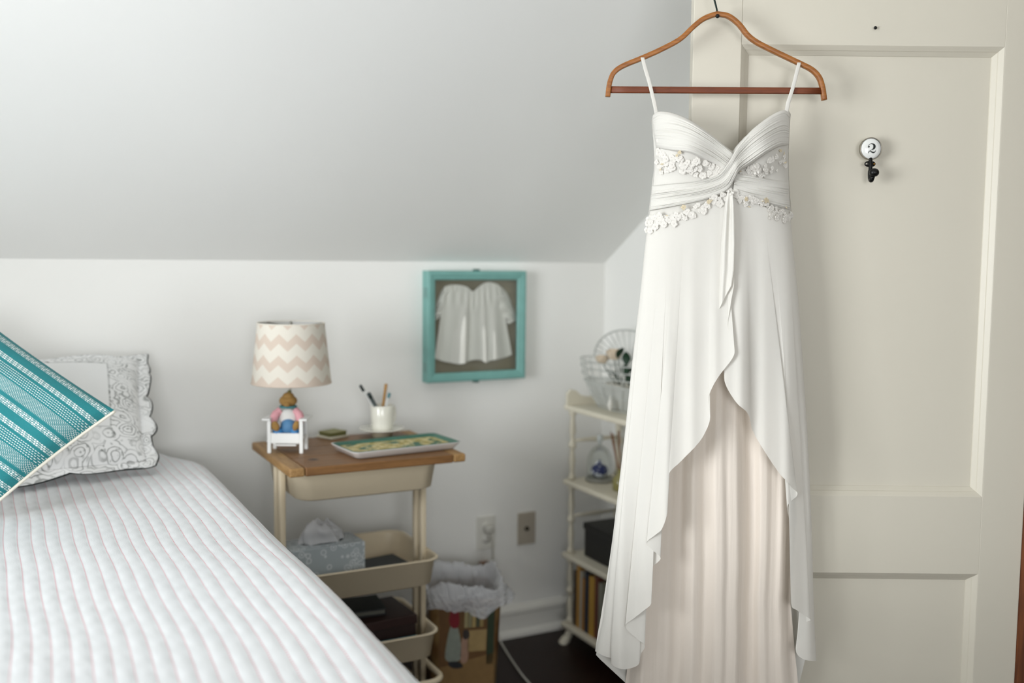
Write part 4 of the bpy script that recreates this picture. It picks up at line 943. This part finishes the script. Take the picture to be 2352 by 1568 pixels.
# bag: inner lining, rim, ruffled overhang
bag = NT('thin_white_plastic'); bag.col(lin('#f2f3f6')); bag.rough(.3); bag.bump(bag.noise(bag.obj(), 38., 4.), .6, .006)
tb_ = bag.n('ShaderNodeBsdfTranslucent'); tb_.inputs[0].default_value = lin('#dfe0e4'); m1 = bag.n('ShaderNodeMixShader'); m1.inputs[0].default_value = .3
tt = bag.n('ShaderNodeBsdfTransparent'); m2 = bag.n('ShaderNodeMixShader'); m2.inputs[0].default_value = .36
bag.t.links.new(bag.b.outputs[0], m1.inputs[1]); bag.t.links.new(tb_.outputs[0], m1.inputs[2]); bag.t.links.new(m1.outputs[0], m2.inputs[1]); bag.t.links.new(tt.outputs[0], m2.inputs[2]); bag.t.links.new(m2.outputs[0], bag.out.inputs[0])
P = []
for k in range(193):
    a = 2*math.pi*k/192; row = []
    c, s = math.cos(a), math.sin(a); sq = (abs(c)**4+abs(s)**4)**-.25
    for t in np.linspace(0, 1, 44):
        if t < .35: q = t/.35; r_ = .088+.018*q; z = .08+.237*q
        elif t < .5: q = (t-.35)/.15; r_ = .106+.018*math.sin(q*math.pi/2); z = .317+.022*math.sin(q*math.pi)+.020*math.sin(3*a+1)*q*(1-q)*3
        else: q = (t-.5)/.5; r_ = .124+q*(.012+.026*max(0, math.cos(a-.1))**3)+.010*math.sin(6*a+2*q)*q+.006*math.sin(13*a)*q; z = .317-q*(.050+.012*math.sin(4*a+.6)+.010*math.sin(9*a))
        z += .014*max(0, math.sin(a))*(t > .3)
        z += .006*math.sin(7*a+9*t); cr_ = .0035*math.sin(23*a+17*t)*math.sin(31*t-9*a)+.002*math.sin(47*a-40*t); r_ += cr_; z += cr_*1.2; row.append((r_*c*sq, r_*s*sq*.93, z))
    P.append(row)
wbag = thing('bin_bag', 'thin white plastic bag lining the brown wastebasket', 'bag', (wb[0], wb[1], .02), -YAW*.55)
mk('bag_film', mv(grid(P), 0, 0, -.02), bag.m, wbag)

# ------------------------------------------------------------------ whatnot shelf against the gable wall
cw = plain('cream_paint', '#dcd5c2', .5, .05, 12., .06, 80.)
sx0, sx1, sy0, sy1 = 1.735, 1.922, 2.30, 2.868
SZ = (.075, .320, .575, .832)
wn = thing('whatnot_shelf', 'cream painted four-tier whatnot shelf with turned posts in the corner', 'shelf', ((sx0+sx1)/2, (sy0+sy1)/2, 0))
for z in SZ: mk('shelf_board', span(sx0-.022, sx1+.022, sy0-.025, sy1+.025, z-.018, z, .005), cw, wn, False, world=True)
def turned(z0, z1):
    L = z1-z0; pr = [(.008, 0), (.013, .004), (.013, .012), (.009, .018), (.008, .03), (.0115, .07), (.008, L*.38), (.0075, L*.44), (.0125, L*.47), (.0135, L*.5), (.0125, L*.53), (.0075, L*.56), (.008, L*.62), (.0115, L-.07), (.008, L-.03), (.009, L-.018), (.013, L-.012), (.013, L-.004), (.008, L)]
    return lathe([(r_, z0+z) for r_, z in pr], 18)
for x in (sx0, sx1):
    for y in (sy0, sy1):
        for a, b in zip(SZ[:-1], SZ[1:]): mk('turned_post', mv(turned(a, b-.018), x, y, 0), cw, wn, world=True)
        fxx = -1 if x == sx0 else 1; fyy = -1 if y == sy0 else 1
        mk('foot', tube(smooth_path([(x, y, .058), (x, y, .045), (x+fxx*.004*(fxx < 0), y+fyy*.004, .025), (x+fxx*.014*(fxx < 0), y+fyy*.010, .008), (x+fxx*.016*(fxx < 0), y+fyy*.012, .0)], 14), [.011]*4+[.013]*4+[.016]*3+[.018]*3, 14), cw, wn, world=True)
for z in (.71, .45):
    for y in (sy0, sy1): mk('end_rail', tube([(sx0, y, z), (sx0+.05, y, z), (sx0+.093, y, z), (sx1-.05, y, z), (sx1, y, z)], [.005, .0065, .009, .0065, .005], 10), cw, wn, world=True)
# scrolled gallery round the top
ge = [(sx0-.018, .832), (sx0-.018, .868), (sx0-.004, .884), (sx0+.016, .880), (sx0+.036, .862), (sx0+.070, .856), (sx0+.110, .866), (sx0+.145, .896), (sx0+.175, .910), (sx1+.020, .912), (sx1+.020, .832)]
for y in (sy0-.012, sy1+.012): mk('gallery_end', prism(ge, 'y', y-.006, y+.006), cw, wn, False, world=True)
gb = [(sy0-.006, .832)]+[(y, .905+.022*abs(math.sin((y-sy0)/(sy1-sy0)*math.pi*2))) for y in np.linspace(sy0-.006, sy1+.006, 40)]+[(sy1+.006, .832)]
mk('gallery_back', prism(gb, 'x', sx1+.006, sx1+.018), cw, wn, False, world=True)
# wire basket on top: oblong rings, uprights and a fanned arch
wr = plain('white_wire', '#c9cbc6', .4, .03, metal=.2); TZ2 = SZ[3]+.0015
bc = (1.826, 2.715)
wk = thing('wire_basket', 'white wire basket with a fanned arch on top of the whatnot shelf', 'basket', (bc[0], bc[1], TZ2))
for z, hx, hy in ((.002, .045, .12), (.045, .062, .16), (.082, .076, .195), (.108, .082, .208), (.132, .085, .214), (.155, .086, .216)):
    mk('ring', tube([(hx*math.cos(a), hy*math.sin(a), z) for a in np.linspace(0, 2*math.pi, 60, endpoint=False)], .0021, 6, closed=True), wr, wk)
for k in range(22):
    a = 2*math.pi*k/22; mk('upright', tube(smooth_path([(.045*math.cos(a), .12*math.sin(a), .002), (.070*math.cos(a), .178*math.sin(a), .062), (.086*math.cos(a), .216*math.sin(a), .155)], 10), .0015, 6), wr, wk)
mk('arch', tube([(.03, .214*math.cos(a), .155+.105*math.sin(a)) for a in np.linspace(0, math.pi, 50)], .0030, 8), wr, wk)
for k in range(15):
    a = math.pi*(k+1)/16; mk('fan_wire', tube([(.03, .05*math.cos(a), .155+.008*math.sin(a)), (.03, .213*math.cos(a), .155+.104*math.sin(a))], .0014, 6), wr, wk)
P = []
for t in np.linspace(0, 1, 8):
    P.append([((.040+.034*t)*math.cos(a)*(1+.03*math.sin(9*a)), (.110+.085*t)*math.sin(a)*(1+.02*math.sin(9*a)), .006+.082*t) for a in np.linspace(0, 2*math.pi, 80)])
mk('cloth_liner', grid(P), cloth('liner_white', '#dfe1dd', .3, .25, .9), wk)
dpd = atX(1402, 905, 1.745)
mk('pendant', cat(mv(lathe([(.0001, -.054), (.004, -.050), (.009, -.036), (.007, -.020), (.003, -.012), (.002, -.004), (.0001, 0)], 12), 0, 0, 0)), plain('pendant_white', '#dcdad2', .3), wk).location = tuple(Vector(dpd)+Vector((.0, 0, -.002))-Vector(wk.location))
# rose plant in a white pot standing in the basket
rp = atX(1421, 878, 1.826)
rs = thing('potted_roses', 'small pot of cream roses with dark green leaves in the wire basket', 'plant', (1.826, rp[1], TZ2+.007))
mk('pot', lathe([(.0001, 0), (.030, 0), (.034, .004), (.042, .066), (.045, .068), (.045, .078), (.041, .078), (.036, .060), (.0001, .058)], 28), plain('pot_white', '#dedbd0', .4), rs)
rosem = plain('rose_cream', '#e6d5bd', .8, .06, 30.); leafm = plain('leaf_dark_green', '#12331d', .5, .2, 40.)
def rose(c, r_):
    gs = [ball((0, 0, 0), (r_*.55, r_*.55, r_*.62), 14, 9)]
    for ring_, (n_, rr, tl2) in enumerate(((3, .62, .15), (5, .85, .35), (6, 1.05, .6))):
        for k in range(n_):
            a = 2*math.pi*(k+ring_*.4)/n_; rows_ = []
            for t in np.linspace(0, 1, 5):
                rows_.append([(r_*rr*(.45+.55*t**.7)*math.cos(a+q*1.1*math.pi/n_*1.5)*(1), r_*rr*(.45+.55*t**.7)*math.sin(a+q*1.1*math.pi/n_*1.5), r_*(-.7+1.35*t*(1-.35*tl2)-.25*q*q*t)) for q in np.linspace(-1, 1, 5)])
            gs.append(grid(rows_))
    return mv(cat(*gs), *c)
for px, py, r_ in ((1383, 824, .022), (1411, 812, .027)):
    q = Vector(atX(px, py, 1.80))-Vector(rs.location)
    mk('rose_bloom', rose(tuple(q), r_), rosem, rs, kind='stuff')
    mk('stalk', tube(smooth_path([(0, 0, .058), (q.x*.4, q.y*.4, q.z*.6), (q.x, q.y, q.z-.012)], 12), .0020, 6), leafm, rs)
def leaf(c, d, L, W):
    d = Vector(d).normalized(); sd = d.cross(Vector((0, 0, 1))).normalized(); up = sd.cross(d)
    return grid([[tuple(Vector(c)+d*L*t+sd*q*W*math.sin(math.pi*min(1, .06+.94*t))**.8+up*(.12*L*math.sin(2.6*t)-.10*W*(1-abs(q)))) for q in (-1, -.5, 0, .5, 1)] for t in np.linspace(0, 1, 8)])
for px, py, dx in ((1405, 858, (0, .6, .1)), (1422, 862, (.1, -.5, .0)), (1438, 826, (-.2, -.2, .9)), (1436, 848, (-.2, -.3, -.5)), (1444, 872, (-.1, -.5, -.7)), (1424, 812, (0, -.5, .5)), (1452, 850, (0, -.6, .3))):
    q = Vector(atX(px, py, 1.79))-Vector(rs.location)
    mk('leaf', leaf(tuple(q-Vector(dx).normalized()*.018), dx, .046, .014), leafm, rs)
    mk('stalk', tube([(0, 0, .058), tuple(q*.55+Vector((0, 0, .02))), tuple(q-Vector(dx).normalized()*.018)], .0014, 6), leafm, rs)
# second tier: glass cloche with blue-white china, reed diffuser
T1 = SZ[2]
cl = thing('glass_cloche', 'clear glass cloche with knob on the second tier of the shelf', 'cloche', (1.812, 2.815, T1+.001))
mk('wood_base', lathe([(.0001, 0), (.046, 0), (.048, .004), (.048, .009), (.044, .012), (.0001, .012)], 32), plain('cloche_base', '#8b8a80', .5), cl)
mk('glass_dome', shell([(.041, .0125), (.043, .030), (.044, .055), (.040, .085), (.028, .108), (.012, .120), (.005, .124)], 36), MAT['clearglass'], cl)
mk('glass_knob', lathe([(.004, .124), (.005, .130), (.011, .140), (.012, .148), (.008, .156), (.0001, .159)], 18), plain('knob_glass', '#c7ccc9', .1, .03), cl)
kch = NT('blue_white_china'); vv = kch.voro(kch.obj(), 46.); kch.col(kch.mix(kch.step(vv, .42, .08), lin('#dcdfe6'), lin('#2c3566'))); kch.rough(.15)
chn = thing('china_jar', 'little blue and white china jar under the glass cloche', 'jar', (1.812, 2.815, T1+.0135))
mk('jar_body', lathe([(.0001, 0), (.016, 0), (.026, .010), (.030, .024), (.024, .038), (.014, .043), (.0001, .043)], 24), kch.m, chn)
mk('lid', lathe([(.016, .0432), (.016, .046), (.008, .052), (.003, .054), (.004, .058), (.0001, .061)], 18), kch.m, chn)
rd = atX(1425, 1112, 1.80)
rdo = thing('reed_diffuser', 'olive bottle of brown reeds on the second tier by the dress', 'diffuser', (1.80, rd[1], T1+.001))
mk('bottle', lathe([(.0001, 0), (.024, 0), (.026, .004), (.026, .040), (.012, .052), (.010, .066), (.012, .068), (.0001, .068)], 22), plain('olive_glass', '#8a8350', .2, .05), rdo)
for k in range(9):
    a = R.uniform(0, 6.28); sp_ = R.uniform(.3, 1)
    mk('reed', tube([(0, 0, .03), (.010*math.cos(a), .010*math.sin(a), .07), (.045*sp_*math.cos(a), .062*sp_*math.sin(a), .19+R.uniform(-.02, .012))], .0017, 6), plain('reed_brown', '#8a5c38', .7), rdo)
# third tier: black boxes; bottom tier: books
T0 = SZ[1]; blk = plain('black_lacquer', '#0d0c0c', .45, .1)
o = thing('black_box', 'large black lidded box on the third tier of the shelf', 'box', (1.838, 2.67, T0+.001))
mk('box_base', box(0, 0, .048, .158, .30, .094, .003), blk, o, False); mk('lid', box(0, 0, .105, .166, .308, .022, .003), blk, o, False)
o = thing('black_case', 'small black case stacked on the large black box', 'box', (1.845, 2.60, T0+.1185))
mk('case_base', box(0, 0, .018, .11, .15, .034, .003), blk, o, False); mk('lid', box(0, 0, .042, .114, .154, .014, .003), blk, o, False)
yb_ = sy1-.022; specs = [(.018, .19, '#3b2a1c', 'dark brown book at the corner end of the bottom shelf'), (.020, .215, '#b98a3e', 'ochre book next to the dark brown one on the bottom shelf'), (.013, .20, '#b9b4a6', 'slim pale grey book between ochre books on the bottom shelf'),
        (.016, .18, '#a9793a', 'short amber book between the grey and navy books'), (.024, .205, '#1d2436', 'navy book between amber and mustard books on the bottom shelf'), (.034, .20, '#c2963f', 'thick mustard book beside the navy one on the bottom shelf'),
        (.022, .21, '#6b3a28', 'russet book half hidden behind the dress hem'), (.026, .195, '#8a8a7c', 'sage grey book nearest the dress on the bottom shelf')]
for th_, h_, c_, lb in specs:
    book('book', lb, (1.808, yb_-th_/2, SZ[0]+.0005), .145, th_, h_, 0, plain('spine_cloth', c_, .6, .08), group='books on the bottom shelf', upright=True); yb_ -= th_+.0015
# tiny cup hook near the meeting of slope and gable wall
hq = atX(1486, 482, EX)
tag(mk('cup_hook', tube(smooth_path([(EX, hq[1], hq[2]), (EX-.012, hq[1], hq[2]), (EX-.020, hq[1], hq[2]-.008), (EX-.014, hq[1], hq[2]-.016), (EX-.006, hq[1], hq[2]-.012)], 20), .0020, 8), plain('hook_bronze', '#6b5a3e', .4, metal=.7)), 'tiny bronze cup hook on the gable wall beside the dress', 'hook')
